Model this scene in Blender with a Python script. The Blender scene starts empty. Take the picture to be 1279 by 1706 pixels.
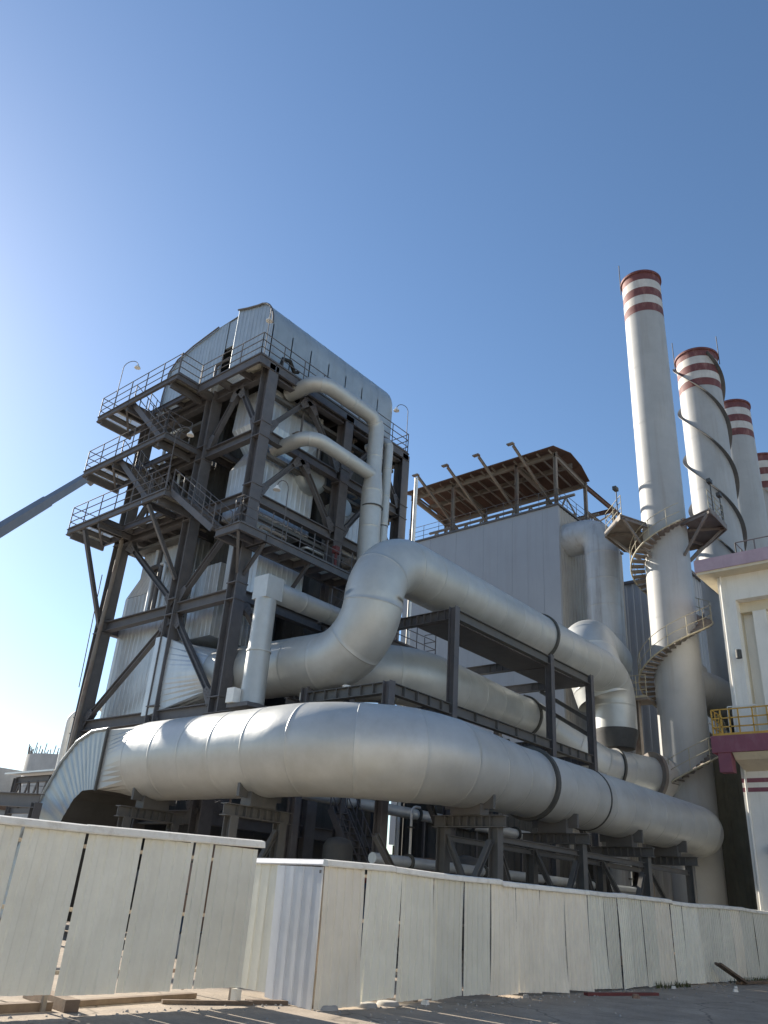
import bpy, math, random
from mathutils import Vector, Matrix
random.seed(7)
R = math.radians
scene = bpy.context.scene
col = scene.collection

# ------------------------------------------------------------------ camera
cam_d = bpy.data.cameras.new('camera')
cam = bpy.data.objects.new('camera', cam_d)
col.objects.link(cam)
# columns: camera right, camera up, camera backwards (x = along the ducts, y = along the boiler's end wall)
right = Vector((0.6376, -0.7674, 0.0655)).normalized()
fwd = Vector((0.6744, 0.5965, 0.4353))
fwd = (fwd - right * fwd.dot(right)).normalized()
up = right.cross(fwd)
M = Matrix((right, up, -fwd)).transposed().to_4x4()
M.translation = Vector((0, 0, 1.6))
cam.matrix_world = M
cam_d.sensor_fit = 'VERTICAL'
cam_d.sensor_height = 24.0
cam_d.lens = 24.0 * 1332.7 / 1706.0
cam_d.clip_start = 0.1
cam_d.clip_end = 6000
scene.camera = cam

# ------------------------------------------------------------------ sky and sun
SUN_AZ, SUN_EL = 89.6, 27.0
world = bpy.data.worlds.new('World')
scene.world = world
world.use_nodes = True
wn = world.node_tree
bg = wn.nodes['Background']
sky = wn.nodes.new('ShaderNodeTexSky')
sky.sky_type = 'NISHITA'
sky.sun_disc = False
sky.sun_elevation = R(SUN_EL)
sky.sun_rotation = R(90.0 - SUN_AZ)
sky.altitude = 50
sky.air_density = 1.0
sky.dust_density = 0.32
sky.ozone_density = 2.0
hs = wn.nodes.new('ShaderNodeHueSaturation')
hs.inputs['Saturation'].default_value = 1.09
wn.links.new(sky.outputs[0], hs.inputs['Color'])
wn.links.new(hs.outputs[0], bg.inputs[0])
bg.inputs[1].default_value = 0.089
sun_d = bpy.data.lights.new('sun', 'SUN')
sun_d.energy = 5.0
sun_d.angle = R(0.55)
sun_d.color = (1.0, 0.91, 0.78)
sun = bpy.data.objects.new('sun', sun_d)
col.objects.link(sun)
sdir = Vector((math.cos(R(SUN_EL)) * math.cos(R(SUN_AZ)), math.cos(R(SUN_EL)) * math.sin(R(SUN_AZ)), math.sin(R(SUN_EL))))
sun.rotation_euler = sdir.to_track_quat('Z', 'Y').to_euler()
sun.location = (0, 40, 60)
scene.view_settings.view_transform = 'Standard'
scene.view_settings.look = 'None'
scene.view_settings.gamma = 1.0
scene.view_settings.use_curve_mapping = False
scene.view_settings.exposure = 1.03

# ------------------------------------------------------------------ materials
def material(name, color, rough=0.6, metal=0.0, var=0.15, scale=3.0, stain=None, stain_amt=0.0, stain_scale=(0.6, 0.6, 0.12),
             rand=0.0, bump=0.0, bump_scale=8.0, streak=False, spec=0.5):
    m = bpy.data.materials.new(name)
    m.use_nodes = True
    nt = m.node_tree
    b = nt.nodes['Principled BSDF']
    b.inputs['Roughness'].default_value = rough
    b.inputs['Metallic'].default_value = metal
    b.inputs['Specular IOR Level'].default_value = spec
    tc = nt.nodes.new('ShaderNodeTexCoord')
    ob = tc.outputs['Object']
    n1 = nt.nodes.new('ShaderNodeTexNoise')
    n1.inputs['Scale'].default_value = scale
    n1.inputs['Detail'].default_value = 6
    n1.inputs['Roughness'].default_value = 0.65
    nt.links.new(ob, n1.inputs['Vector'])
    mr = nt.nodes.new('ShaderNodeMapRange')
    mr.inputs['From Min'].default_value = 0.3
    mr.inputs['From Max'].default_value = 0.7
    mr.inputs['To Min'].default_value = 1.0 - var
    mr.inputs['To Max'].default_value = 1.0 + var * 0.6
    nt.links.new(n1.outputs['Fac'], mr.inputs['Value'])
    mul = nt.nodes.new('ShaderNodeMix')
    mul.data_type = 'RGBA'; mul.blend_type = 'MULTIPLY'
    mul.inputs['Factor'].default_value = 1.0
    mul.inputs['A'].default_value = (*color, 1)
    nt.links.new(mr.outputs[0], mul.inputs['B'])
    out = mul.outputs['Result']
    if rand > 0:
        oi = nt.nodes.new('ShaderNodeObjectInfo')
        mr2 = nt.nodes.new('ShaderNodeMapRange')
        mr2.inputs['To Min'].default_value = 1.0 - rand
        mr2.inputs['To Max'].default_value = 1.0 + rand * 0.5
        nt.links.new(oi.outputs['Random'], mr2.inputs['Value'])
        m2 = nt.nodes.new('ShaderNodeMix')
        m2.data_type = 'RGBA'; m2.blend_type = 'MULTIPLY'
        m2.inputs['Factor'].default_value = 1.0
        nt.links.new(out, m2.inputs['A'])
        nt.links.new(mr2.outputs[0], m2.inputs['B'])
        out = m2.outputs['Result']
    if stain:
        mp = nt.nodes.new('ShaderNodeMapping')
        mp.inputs['Scale'].default_value = stain_scale
        nt.links.new(ob, mp.inputs['Vector'])
        n2 = nt.nodes.new('ShaderNodeTexNoise')
        n2.inputs['Scale'].default_value = 2.2
        n2.inputs['Detail'].default_value = 8
        n2.inputs['Roughness'].default_value = 0.7
        nt.links.new(mp.outputs[0], n2.inputs['Vector'])
        cr = nt.nodes.new('ShaderNodeMapRange')
        cr.inputs['From Min'].default_value = 0.5
        cr.inputs['From Max'].default_value = 0.72
        cr.inputs['To Max'].default_value = stain_amt
        nt.links.new(n2.outputs['Fac'], cr.inputs['Value'])
        m3 = nt.nodes.new('ShaderNodeMix')
        m3.data_type = 'RGBA'
        nt.links.new(cr.outputs[0], m3.inputs['Factor'])
        nt.links.new(out, m3.inputs['A'])
        m3.inputs['B'].default_value = (*stain, 1)
        out = m3.outputs['Result']
    nt.links.new(out, b.inputs['Base Color'])
    # roughness break-up
    rr = nt.nodes.new('ShaderNodeMapRange')
    rr.inputs['To Min'].default_value = max(0.05, rough - 0.08)
    rr.inputs['To Max'].default_value = min(1.0, rough + 0.12)
    nt.links.new(n1.outputs['Fac'], rr.inputs['Value'])
    nt.links.new(rr.outputs[0], b.inputs['Roughness'])
    if bump > 0:
        n3 = nt.nodes.new('ShaderNodeTexNoise')
        n3.inputs['Scale'].default_value = bump_scale
        n3.inputs['Detail'].default_value = 4
        nt.links.new(ob, n3.inputs['Vector'])
        bp = nt.nodes.new('ShaderNodeBump')
        bp.inputs['Strength'].default_value = 1.0
        bp.inputs['Distance'].default_value = bump
        nt.links.new(n3.outputs['Fac'], bp.inputs['Height'])
        nt.links.new(bp.outputs[0], b.inputs['Normal'])
    return m

MT = {}
MT['ground'] = material('ground_concrete', (0.37, 0.305, 0.235), 0.9, 0, 0.3, 0.9, (0.22, 0.175, 0.13), 0.6, (0.5, 0.5, 0.5), 0, 0.01, 30)
MT['jacket'] = material('aluminium_jacket', (0.48, 0.495, 0.485), 0.46, 0.38, 0.12, 1.2, (0.40, 0.40, 0.37), 0.5, (0.9, 0.9, 0.5), 0.07, 0.014, 1.3)
MT['steel'] = material('dark_steel_paint', (0.10, 0.098, 0.105), 0.6, 0, 0.25, 2.5, (0.13, 0.11, 0.1), 0.45, (1, 1, 0.4), 0.12, 0.002, 20)
MT['steel_grey'] = material('grey_steel_paint', (0.10, 0.10, 0.098), 0.55, 0, 0.2, 2.5, (0.13, 0.11, 0.09), 0.5, (1, 1, 0.4), 0.1, 0.002, 20)
MT['rail'] = material('railing_steel', (0.11, 0.105, 0.11), 0.6, 0, 0.2, 3)
MT['clad'] = material('pale_cladding', (0.56, 0.59, 0.61), 0.38, 0.4, 0.12, 1.2, (0.36, 0.36, 0.35), 0.4, (1.2, 1.2, 0.25), 0.05, 0.004, 3)
MT['clad_roof'] = material('roof_cladding', (0.36, 0.41, 0.44), 0.42, 0.35, 0.12, 1.2, (0.22, 0.22, 0.22), 0.4, (1.2, 1.2, 0.25), 0.05, 0.003, 3)
MT['clad_and_shade'] = material('dark_casing_and_shade', (0.055, 0.056, 0.056), 0.75, 0, 0.3, 1.5, (0.03, 0.03, 0.03), 0.5, (1, 1, 0.4))  # near-black; on the fill boxes it carries the interior shade
MT['grate'] = material('galvanised_plate', (0.55, 0.55, 0.49), 0.6, 0.1, 0.25, 3, (0.2, 0.17, 0.13), 0.6, (1, 1, 1), 0.15)
MT['box_grey'] = material('grey_box_paint', (0.30, 0.325, 0.365), 0.5, 0, 0.06, 0.5, (0.24, 0.245, 0.26), 0.45, (1.0, 1.0, 0.06), 0.0, 0.003, 2)
MT['box_side'] = material('weathered_sheet', (0.34, 0.33, 0.31), 0.6, 0, 0.15, 0.8, (0.16, 0.13, 0.11), 0.65, (1.4, 1.4, 0.1))
MT['duct_soot'] = material('sooty_duct', (0.42, 0.44, 0.46), 0.5, 0.2, 0.15, 0.8, (0.17, 0.145, 0.125), 0.6, (1.3, 1.3, 0.09))
MT['rust'] = material('rusty_roof', (0.115, 0.066, 0.05), 0.85, 0, 0.3, 1.2, (0.06, 0.035, 0.03), 0.6, (0.5, 0.5, 0.5))
MT['rust_steel'] = material('rust_streaked_steel', (0.22, 0.195, 0.17), 0.7, 0, 0.25, 1.5, (0.13, 0.06, 0.04), 0.75, (0.8, 0.8, 0.4), 0.15)
MT['chim'] = material('chimney_paint', (0.385, 0.39, 0.385), 0.55, 0, 0.12, 0.6, (0.29, 0.265, 0.23), 0.5, (1.3, 1.3, 0.09), 0, 0.004, 1.2)
MT['chim_white'] = material('chimney_white', (0.55, 0.53, 0.49), 0.6, 0, 0.14, 1.5, (0.36, 0.29, 0.25), 0.6, (1.2, 1.2, 0.3))
MT['chim_red'] = material('chimney_red', (0.15, 0.05, 0.048), 0.7, 0, 0.25, 1.5, (0.36, 0.2, 0.17), 0.6, (1.2, 1.2, 0.4))
MT['white'] = material('white_render', (0.82, 0.80, 0.74), 0.8, 0, 0.08, 0.8, (0.55, 0.52, 0.45), 0.4, (1.2, 1.2, 0.15), 0, 0.003, 12)
MT['cream'] = material('cream_render', (0.72, 0.64, 0.48), 0.8, 0, 0.1, 0.8, (0.5, 0.42, 0.3), 0.4, (1.2, 1.2, 0.2), 0, 0.003, 12)
MT['purple'] = material('purple_paint', (0.25, 0.085, 0.115), 0.65, 0, 0.15, 1.5, (0.36, 0.22, 0.24), 0.4, (1, 1, 0.4))
MT['lilac'] = material('faded_lilac_paint', (0.44, 0.33, 0.38), 0.7, 0, 0.12, 1.5, (0.33, 0.22, 0.27), 0.5, (1, 1, 0.4))
MT['yellow'] = material('yellow_rail_paint', (0.58, 0.34, 0.06), 0.5, 0, 0.15, 3)
MT['reflector'] = material('reflector_render', (0.56, 0.545, 0.49), 0.85, 0, 0.1, 0.5)
MT['dull_yellow'] = material('dull_yellow_rail', (0.42, 0.38, 0.27), 0.6, 0, 0.2, 3)
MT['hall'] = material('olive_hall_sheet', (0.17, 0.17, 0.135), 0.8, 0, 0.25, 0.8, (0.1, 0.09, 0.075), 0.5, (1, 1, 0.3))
MT['weed'] = material('dry_weed', (0.09, 0.1, 0.035), 0.8, 0, 0.4, 6)
MT['glass'] = material('dark_glass', (0.03, 0.03, 0.035), 0.12, 0, 0.1, 2)
MT['fence'] = material('fence_sheet', (0.75, 0.75, 0.665), 0.5, 0.0, 0.1, 1.3, (0.55, 0.53, 0.45), 0.30, (1.6, 1.6, 0.5), 0.16, 0.003, 4)
MT['fence_warm'] = material('fence_sheet_warm', (0.79, 0.755, 0.655), 0.5, 0.0, 0.1, 1.3, (0.56, 0.5, 0.41), 0.30, (1.6, 1.6, 0.5), 0.10, 0.003, 4)
MT['fence_skylit'] = material('fence_sheet_skylit', (0.60, 0.62, 0.65), 0.4, 0.1, 0.1, 1.3, (0.46, 0.47, 0.48), 0.30, (1.6, 1.6, 0.5), 0.08, 0.003, 4)  # cool copy of the fence sheet with skylit shade mixed into its colour
MT['cap'] = material('fence_capping', (0.82, 0.80, 0.72), 0.5, 0, 0.1, 2.5, (0.42, 0.36, 0.26), 0.5, (2, 2, 2), 0.08, 0.004, 4)
MT['wood'] = material('weathered_timber', (0.17, 0.125, 0.09), 0.85, 0, 0.35, 4, (0.1, 0.07, 0.05), 0.6, (1, 1, 1), 0.15, 0.004, 25)
MT['red_steel'] = material('oxide_red_steel', (0.14, 0.035, 0.035), 0.7, 0, 0.25, 4)
MT['concrete'] = material('raw_concrete', (0.36, 0.345, 0.32), 0.9, 0, 0.2, 0.7, (0.2, 0.19, 0.17), 0.6, (1, 1, 0.4), 0.05, 0.02, 3)
MT['far_conc'] = material('pale_concrete', (0.46, 0.46, 0.45), 0.9, 0, 0.2, 0.5, (0.3, 0.3, 0.3), 0.6, (0.7, 0.7, 0.25))
MT['crane'] = material('crane_paint', (0.16, 0.17, 0.19), 0.5, 0, 0.15, 2)
MT['lamp'] = material('lamp_enamel', (0.75, 0.74, 0.7), 0.4, 0, 0.1, 3)
MT['rubber'] = material('black_rubber', (0.02, 0.02, 0.02), 0.8, 0, 0.2, 5)
MT['band'] = material('flange_dark', (0.075, 0.075, 0.07), 0.6, 0.2, 0.2, 4)
MT['brown'] = material('brown_machine_paint', (0.2, 0.13, 0.09), 0.6, 0, 0.25, 2)
MT['blue'] = material('blue_machine_paint', (0.06, 0.13, 0.24), 0.5, 0, 0.2, 2)

def ground_detail(m):
    nt = m.node_tree; b = nt.nodes['Principled BSDF']
    src = b.inputs['Base Color'].links[0].from_socket
    tc = nt.nodes.new('ShaderNodeTexCoord')
    vo = nt.nodes.new('ShaderNodeTexVoronoi'); vo.feature = 'DISTANCE_TO_EDGE'; vo.inputs['Scale'].default_value = 0.35
    nz = nt.nodes.new('ShaderNodeTexNoise'); nz.inputs['Scale'].default_value = 2.0; nz.inputs['Detail'].default_value = 5
    mx = nt.nodes.new('ShaderNodeMix'); mx.data_type = 'RGBA'; mx.blend_type = 'LINEAR_LIGHT'; mx.inputs['Factor'].default_value = 0.25
    nt.links.new(tc.outputs['Object'], nz.inputs['Vector'])
    nt.links.new(tc.outputs['Object'], mx.inputs['A']); nt.links.new(nz.outputs['Color'], mx.inputs['B'])
    nt.links.new(mx.outputs['Result'], vo.inputs['Vector'])
    cr = nt.nodes.new('ShaderNodeMapRange'); cr.inputs['From Min'].default_value = 0.0; cr.inputs['From Max'].default_value = 0.012
    cr.inputs['To Min'].default_value = 0.45; cr.inputs['To Max'].default_value = 1.0
    nt.links.new(vo.outputs['Distance'], cr.inputs['Value'])
    br = nt.nodes.new('ShaderNodeTexNoise'); br.inputs['Scale'].default_value = 14; br.inputs['Detail'].default_value = 8; br.inputs['Roughness'].default_value = 0.8
    nt.links.new(tc.outputs['Object'], br.inputs['Vector'])
    mr = nt.nodes.new('ShaderNodeMapRange'); mr.inputs['From Min'].default_value = 0.3; mr.inputs['From Max'].default_value = 0.7; mr.inputs['To Min'].default_value = 0.72; mr.inputs['To Max'].default_value = 1.15
    nt.links.new(br.outputs['Fac'], mr.inputs['Value'])
    mm = nt.nodes.new('ShaderNodeMath'); mm.operation = 'MULTIPLY'
    nt.links.new(cr.outputs[0], mm.inputs[0]); nt.links.new(mr.outputs[0], mm.inputs[1])
    m2 = nt.nodes.new('ShaderNodeMix'); m2.data_type = 'RGBA'; m2.blend_type = 'MULTIPLY'; m2.inputs['Factor'].default_value = 1.0
    nt.links.new(src, m2.inputs['A']); nt.links.new(mm.outputs[0], m2.inputs['B'])
    nt.links.new(m2.outputs['Result'], b.inputs['Base Color'])
ground_detail(MT['ground'])

# ------------------------------------------------------------------ mesh helpers
BASE = {}
class MB:
    def __init__(s): s.v = []; s.f = []; s.sm = []
    def add(s, vs, fs, smooth=False):
        o = len(s.v)
        s.v += [tuple(v) for v in vs]
        s.f += [tuple(i + o for i in f) for f in fs]
        s.sm += [smooth] * len(fs)
        return s
    def box(s, a, b):
        x0, y0, z0 = [min(p, q) for p, q in zip(a, b)]; x1, y1, z1 = [max(p, q) for p, q in zip(a, b)]
        return s.add([(x0,y0,z0),(x1,y0,z0),(x1,y1,z0),(x0,y1,z0),(x0,y0,z1),(x1,y0,z1),(x1,y1,z1),(x0,y1,z1)],
                     [(3,2,1,0),(4,5,6,7),(0,1,5,4),(1,2,6,5),(2,3,7,6),(3,0,4,7)])
    def prof(s, p, q, prof, upv=(0,0,1), smooth=False, caps=True):
        p = Vector(p); q = Vector(q); d = (q - p).normalized(); upv = Vector(upv)
        if abs(d.dot(upv)) > 0.98: upv = Vector((1,0,0))
        sx = d.cross(upv).normalized(); uy = sx.cross(d)
        n = len(prof)
        vs = [p + sx*a + uy*b for a, b in prof] + [q + sx*a + uy*b for a, b in prof]
        fs = [(i, (i+1) % n, n + (i+1) % n, n + i) for i in range(n)]
        s.add(vs, fs, smooth)
        if caps: s.add(vs, [tuple(range(n))[::-1], tuple(range(n, 2*n))])
        return s
    def bar(s, p, q, w, h=None, upv=(0,0,1)):
        h = h or w
        return s.prof(p, q, [(-w/2,-h/2),(w/2,-h/2),(w/2,h/2),(-w/2,h/2)], upv)
    def ibeam(s, p, q, w, h, upv=(0,0,1), t=None):
        t = t or max(0.02, w*0.09)
        a, b = w/2, h/2
        return s.prof(p, q, [(-a,-b),(a,-b),(a,-b+t),(t/2,-b+t),(t/2,b-t),(a,b-t),(a,b),(-a,b),(-a,b-t),(-t/2,b-t),(-t/2,-b+t),(-a,-b+t)], upv)
    def rod(s, p, q, r, n=8):
        return s.prof(p, q, [(r*math.cos(2*math.pi*i/n), r*math.sin(2*math.pi*i/n)) for i in range(n)], smooth=True)
    def tube(s, pts, r, n=8, caps=True):
        rs = r if isinstance(r, (list, tuple)) else [r]*len(pts)
        rings = frames(pts)
        vs = []
        for (p, a, b), rr in zip(rings, rs):
            vs += [p + a*(rr*math.cos(2*math.pi*i/n)) + b*(rr*math.sin(2*math.pi*i/n)) for i in range(n)]
        m = len(rings)
        fs = [(k*n+i, k*n+(i+1) % n, (k+1)*n+(i+1) % n, (k+1)*n+i) for k in range(m-1) for i in range(n)]
        s.add(vs, fs, True)
        if caps: s.add(vs, [tuple(range(n))[::-1], tuple(range((m-1)*n, m*n))])
        return s
    def loft(s, loops, smooth=False, caps=True):
        n = len(loops[0]); vs = [v for l in loops for v in l]; m = len(loops)
        s.add(vs, [(k*n+i, k*n+(i+1) % n, (k+1)*n+(i+1) % n, (k+1)*n+i) for k in range(m-1) for i in range(n)], smooth)
        if caps: s.add(vs, [tuple(range(n))[::-1], tuple(range((m-1)*n, m*n))])
        return s
    def build(s, name, mat, parent=None, kind=None):
        me = bpy.data.meshes.new(name)
        b = BASE.get(parent.name, (0,0,0)) if parent else (0,0,0)
        me.from_pydata([(v[0]-b[0], v[1]-b[1], v[2]-b[2]) for v in s.v], [], s.f)
        if any(s.sm):
            me.polygons.foreach_set('use_smooth', s.sm)
        me.materials.append(MT[mat])
        me.update()
        o = bpy.data.objects.new(name, me)
        col.objects.link(o)
        if parent:
            o.parent = parent
            BASE[o.name] = b
        if kind: o['kind'] = kind
        return o

def frames(pts):
    pts = [Vector(p) for p in pts]
    out = []; a = None
    for i, p in enumerate(pts):
        d = (pts[min(i+1, len(pts)-1)] - pts[max(i-1, 0)]).normalized()
        if a is None:
            ref = Vector((0,0,1)) if abs(d.z) < 0.9 else Vector((1,0,0))
            a = ref.cross(d).normalized()
        else:
            a = (a - d*a.dot(d)).normalized()
        out.append((p, a, d.cross(a)))
    return out

def fillet(pts, radii, step=0.12):
    """polyline with rounded corners, sampled about every step metres"""
    pts = [Vector(p) for p in pts]
    res = [pts[0]]
    def line(p, q):
        n = max(1, int((q-p).length/step))
        for i in range(1, n+1): res.append(p + (q-p)*(i/n))
    for i in range(1, len(pts)-1):
        p0, p, p1 = pts[i-1], pts[i], pts[i+1]; r = radii[i-1]
        d0 = (p - p0).normalized(); d1 = (p1 - p).normalized()
        ang = d0.angle(d1)
        t = r*math.tan(ang/2)
        a = p - d0*t; b = p + d1*t
        nrm = (d1 - d0*d1.dot(d0)).normalized()
        c = a + nrm*r
        line(res[-1], a)
        n = max(3, int(r*ang/step))
        for k in range(1, n+1):
            th = ang*k/n
            res.append(c - nrm*(r*math.cos(th)) + d0*(r*math.sin(th)))
    line(res[-1], pts[-1])
    return res

def thing(name, label, cat, loc=(0,0,0), group=None):
    o = bpy.data.objects.new(name, None)
    o.empty_display_size = 0.5
    col.objects.link(o)
    o.location = loc
    BASE[o.name] = tuple(loc)
    o['label'] = label; o['category'] = cat
    if group: o['group'] = group
    return o

def tag(o, label, cat, group=None):
    o['label'] = label; o['category'] = cat
    if group: o['group'] = group
    return o

def jacketed(parent, pts, rfun, sec=0.95, n=44, mat='jacket', name='jacket_section', lap=0.006):
    """a duct as overlapping sheet sections; rfun(arc length, point) gives the radius"""
    fr = frames(pts); L = [0.0]
    for i in range(1, len(fr)): L.append(L[-1] + (fr[i][0]-fr[i-1][0]).length)
    total = L[-1]; k = max(1, round(total/sec)); sl = total/k
    i0 = 0
    for j in range(k):
        s1 = (j+1)*sl
        i1 = i0
        while i1 < len(L)-1 and L[i1] < s1 - 1e-6: i1 += 1
        idx = list(range(i0, i1+1))
        mb = MB(); loops = []
        m = len(idx)
        for q, ii in enumerate(idx):
            p, a, b = fr[ii]
            r = rfun(L[ii], p)
            if m > 1: r += lap*(0.5 - q/(m-1))
            loops.append((p, a, b, r))
        # small rolled edge at the start of every sheet
        p, a, b, r = loops[0]
        vs_loops = []
        vs_loops.append([p + a*((r-0.02)*math.cos(2*math.pi*t/n)) + b*((r-0.02)*math.sin(2*math.pi*t/n)) for t in range(n)])
        vs_loops.append([p + a*((r+0.0035)*math.cos(2*math.pi*t/n)) + b*((r+0.0035)*math.sin(2*math.pi*t/n)) for t in range(n)])
        if m > 1:
            d = (loops[1][0]-p).normalized()
            vs_loops.append([p + d*0.03 + a*((r+0.0035)*math.cos(2*math.pi*t/n)) + b*((r+0.0035)*math.sin(2*math.pi*t/n)) for t in range(n)])
            vs_loops.append([p + d*0.034 + a*(r*math.cos(2*math.pi*t/n)) + b*(r*math.sin(2*math.pi*t/n)) for t in range(n)])
        for (p, a, b, r) in loops[1:]:
            vs_loops.append([p + a*(r*math.cos(2*math.pi*t/n)) + b*(r*math.sin(2*math.pi*t/n)) for t in range(n)])
        mb.loft(vs_loops, True, False)
        mb.build(name, mat, parent)
        i0 = i1
    return fr, L

def ring(parent, p, d, r0, r1, w, mat='band', name='flange_ring', n=44):
    p = Vector(p); d = Vector(d).normalized()
    ref = Vector((0,0,1)) if abs(d.z) < 0.9 else Vector((1,0,0))
    a = ref.cross(d).normalized(); b = d.cross(a)
    c = lambda r, o: [p + d*o + a*(r*math.cos(2*math.pi*t/n)) + b*(r*math.sin(2*math.pi*t/n)) for t in range(n)]
    return MB().loft([c(r0,-w/2), c(r1,-w/2), c(r1,w/2), c(r0,w/2)], False, False).build(name, mat, parent)

def ribbed(rect, pitch=0.28, dep=0.014):
    """outline of a rectangle (x0,x1,y0,y1) with trapezoid ribs, as 2-D points with a fixed count"""
    x0, x1, y0, y1, nx, ny = rect
    def side(p, q, n, out):
        r = []
        for i in range(n):
            for t, o in ((0.0,0),(0.55,0),(0.65,1),(0.9,1)):
                u = (i+t)/n
                r.append((p[0]+(q[0]-p[0])*u+out[0]*dep*o, p[1]+(q[1]-p[1])*u+out[1]*dep*o))
        return r
    return (side((x0,y0),(x1,y0),nx,(0,-1)) + side((x1,y0),(x1,y1),ny,(1,0)) + side((x1,y1),(x0,y1),nx,(0,1)) + side((x0,y1),(x0,y0),ny,(-1,0)))

def casing(name, mat, parent, levels, pitch=0.28, dep=0.014):
    """ribbed casing: levels = [(x0,x1,y0,y1,z), ...]"""
    x0, x1, y0, y1, z = levels[0]
    nx = max(2, round((x1-x0)/pitch)); ny = max(2, round((y1-y0)/pitch))
    loops = []
    for (a, b, c, d, z) in levels:
        loops.append([(p[0], p[1], z) for p in ribbed((a,b,c,d,nx,ny), pitch, dep)])
    return MB().loft(loops).build(name, mat, parent)

def railing(mb, pts, h=1.1, sp=1.15, r=0.024, rails=(0.38, 0.74, 1.1), kick=True):
    pts = [Vector(p) for p in pts]
    for p, q in zip(pts[:-1], pts[1:]):
        n = max(1, round((q-p).length/sp))
        for i in range(n+1):
            a = p + (q-p)*(i/n)
            mb.rod(a, a + Vector((0,0,h)), r, 6)
        for k in rails:
            mb.rod(p + Vector((0,0,k)), q + Vector((0,0,k)), r*0.9, 6)
        if kick:
            mb.bar(p + Vector((0,0,0.06)), q + Vector((0,0,0.06)), 0.008, 0.1)
    return mb

def flight(parent, p, q, wdir, width, mat='steel', rails=True):
    """stair flight from p (top) to q (bottom); wdir = direction of the width"""
    p = Vector(p); q = Vector(q); w = Vector(wdir)*width
    mb = MB()
    for o in (Vector((0,0,0)), w):
        mb.bar(p+o, q+o, 0.06, 0.24)
    n = max(3, round((p.z-q.z)/0.21))
    run = Vector((q.x-p.x, q.y-p.y, 0)).normalized()*0.24
    for i in range(n):
        c = p + (q-p)*((i+0.5)/n)
        a = c - run*0.5; b = c + run*0.5
        mb.add([a, b, b+w, a+w, a-Vector((0,0,.03)), b-Vector((0,0,.03)), b+w-Vector((0,0,.03)), a+w-Vector((0,0,.03))],
               [(0,1,2,3),(7,6,5,4),(0,4,5,1),(1,5,6,2),(2,6,7,3),(3,7,4,0)])
    st = mb.build('stair_flight', mat, parent)
    if rails:
        r = MB()
        for o in (Vector((0,0,0)), w):
            railing(r, [p+o, q+o], 1.0, 0.9, 0.022, (0.5, 1.0), False)
        r.build('stair_railing', 'rail', st)
    return st

def platform(parent, x0, x1, y0, y1, z, depth=0.28, joists=1.2, plate='grate', along='y', name='platform'):
    """platform: edge beams, joists, and separate floor plates between them"""
    mb = MB()
    for a, b in (((x0,y0),(x1,y0)),((x1,y0),(x1,y1)),((x1,y1),(x0,y1)),((x0,y1),(x0,y0))):
        mb.ibeam((a[0],a[1],z-depth/2), (b[0],b[1],z-depth/2), 0.12, depth)
    n = max(1, round(((y1-y0) if along == 'y' else (x1-x0))/joists))
    for i in range(1, n):
        t = i/n
        if along == 'y': mb.ibeam((x0, y0+(y1-y0)*t, z-depth*.5), (x1, y0+(y1-y0)*t, z-depth*.5), 0.1, depth*.85)
        else: mb.ibeam((x0+(x1-x0)*t, y0, z-depth*.5), (x0+(x1-x0)*t, y1, z-depth*.5), 0.1, depth*.85)
    pf = mb.build(name, 'steel', parent)
    for i in range(n):
        g = 0.015
        if along == 'y': b = MB().box((x0+.03, y0+(y1-y0)*i/n+g, z+.003), (x1-.03, y0+(y1-y0)*(i+1)/n-g, z+.03))
        else: b = MB().box((x0+(x1-x0)*i/n+g, y0+.03, z+.003), (x0+(x1-x0)*(i+1)/n-g, y1-.03, z+.03))
        if plate == 'grate' and (i + int(z)) % 3 != 0:      # open bar grating
            b = MB(); ya, yb = (y0+(y1-y0)*i/n+g, y0+(y1-y0)*(i+1)/n-g) if along == 'y' else (y0+.03, y1-.03)
            xa, xb = (x0+.03, x1-.03) if along == 'y' else (x0+(x1-x0)*i/n+g, x0+(x1-x0)*(i+1)/n-g)
            m = max(2, int((yb-ya)/.085))
            for q in range(m+1): b.bar((xa, ya+(yb-ya)*q/m, z+.012), (xb, ya+(yb-ya)*q/m, z+.012), .042, .014)
            for q in range(4): b.bar((xa+(xb-xa)*q/3, ya, z+.024), (xa+(xb-xa)*q/3, yb, z+.024), .02, .01)
            b.build('floor_grating', plate, pf)
        else: b.build('floor_plate', plate, pf)
    return pf

def goose_lamp(label, p, h=2.6, out=(0.7, 0, 0), group='gooseneck lamps on the platforms'):
    t = thing('gooseneck_lamp', label, 'lamp', p, group)
    p = Vector(p); out = Vector(out); top = p + Vector((0,0,h))
    pts = [p, p+Vector((0,0,h*0.5)), top] + [top + out*(0.5-0.5*math.cos(math.pi*k/8)) + Vector((0,0,0.32*math.sin(math.pi*k/8))) for k in range(1, 9)]
    MB().tube(pts, 0.018, 6).build('lamp_pole', 'rail', t)
    e = top + out
    MB().tube([e+Vector((0,0,.06)), e, e-Vector((0,0,.1)), e-Vector((0,0,.14))], [0.04,0.06,0.14,0.15], 14).build('lamp_shade', 'lamp', t)
    return t

# ------------------------------------------------------------------ ground
g = MB()
N = 40
g.add([(-3000,-3000,0),(3000,-3000,0),(3000,3000,0),(-3000,3000,0)], [(0,1,2,3)])
go = g.build('ground', 'ground'); go['kind'] = 'structure'

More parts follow.
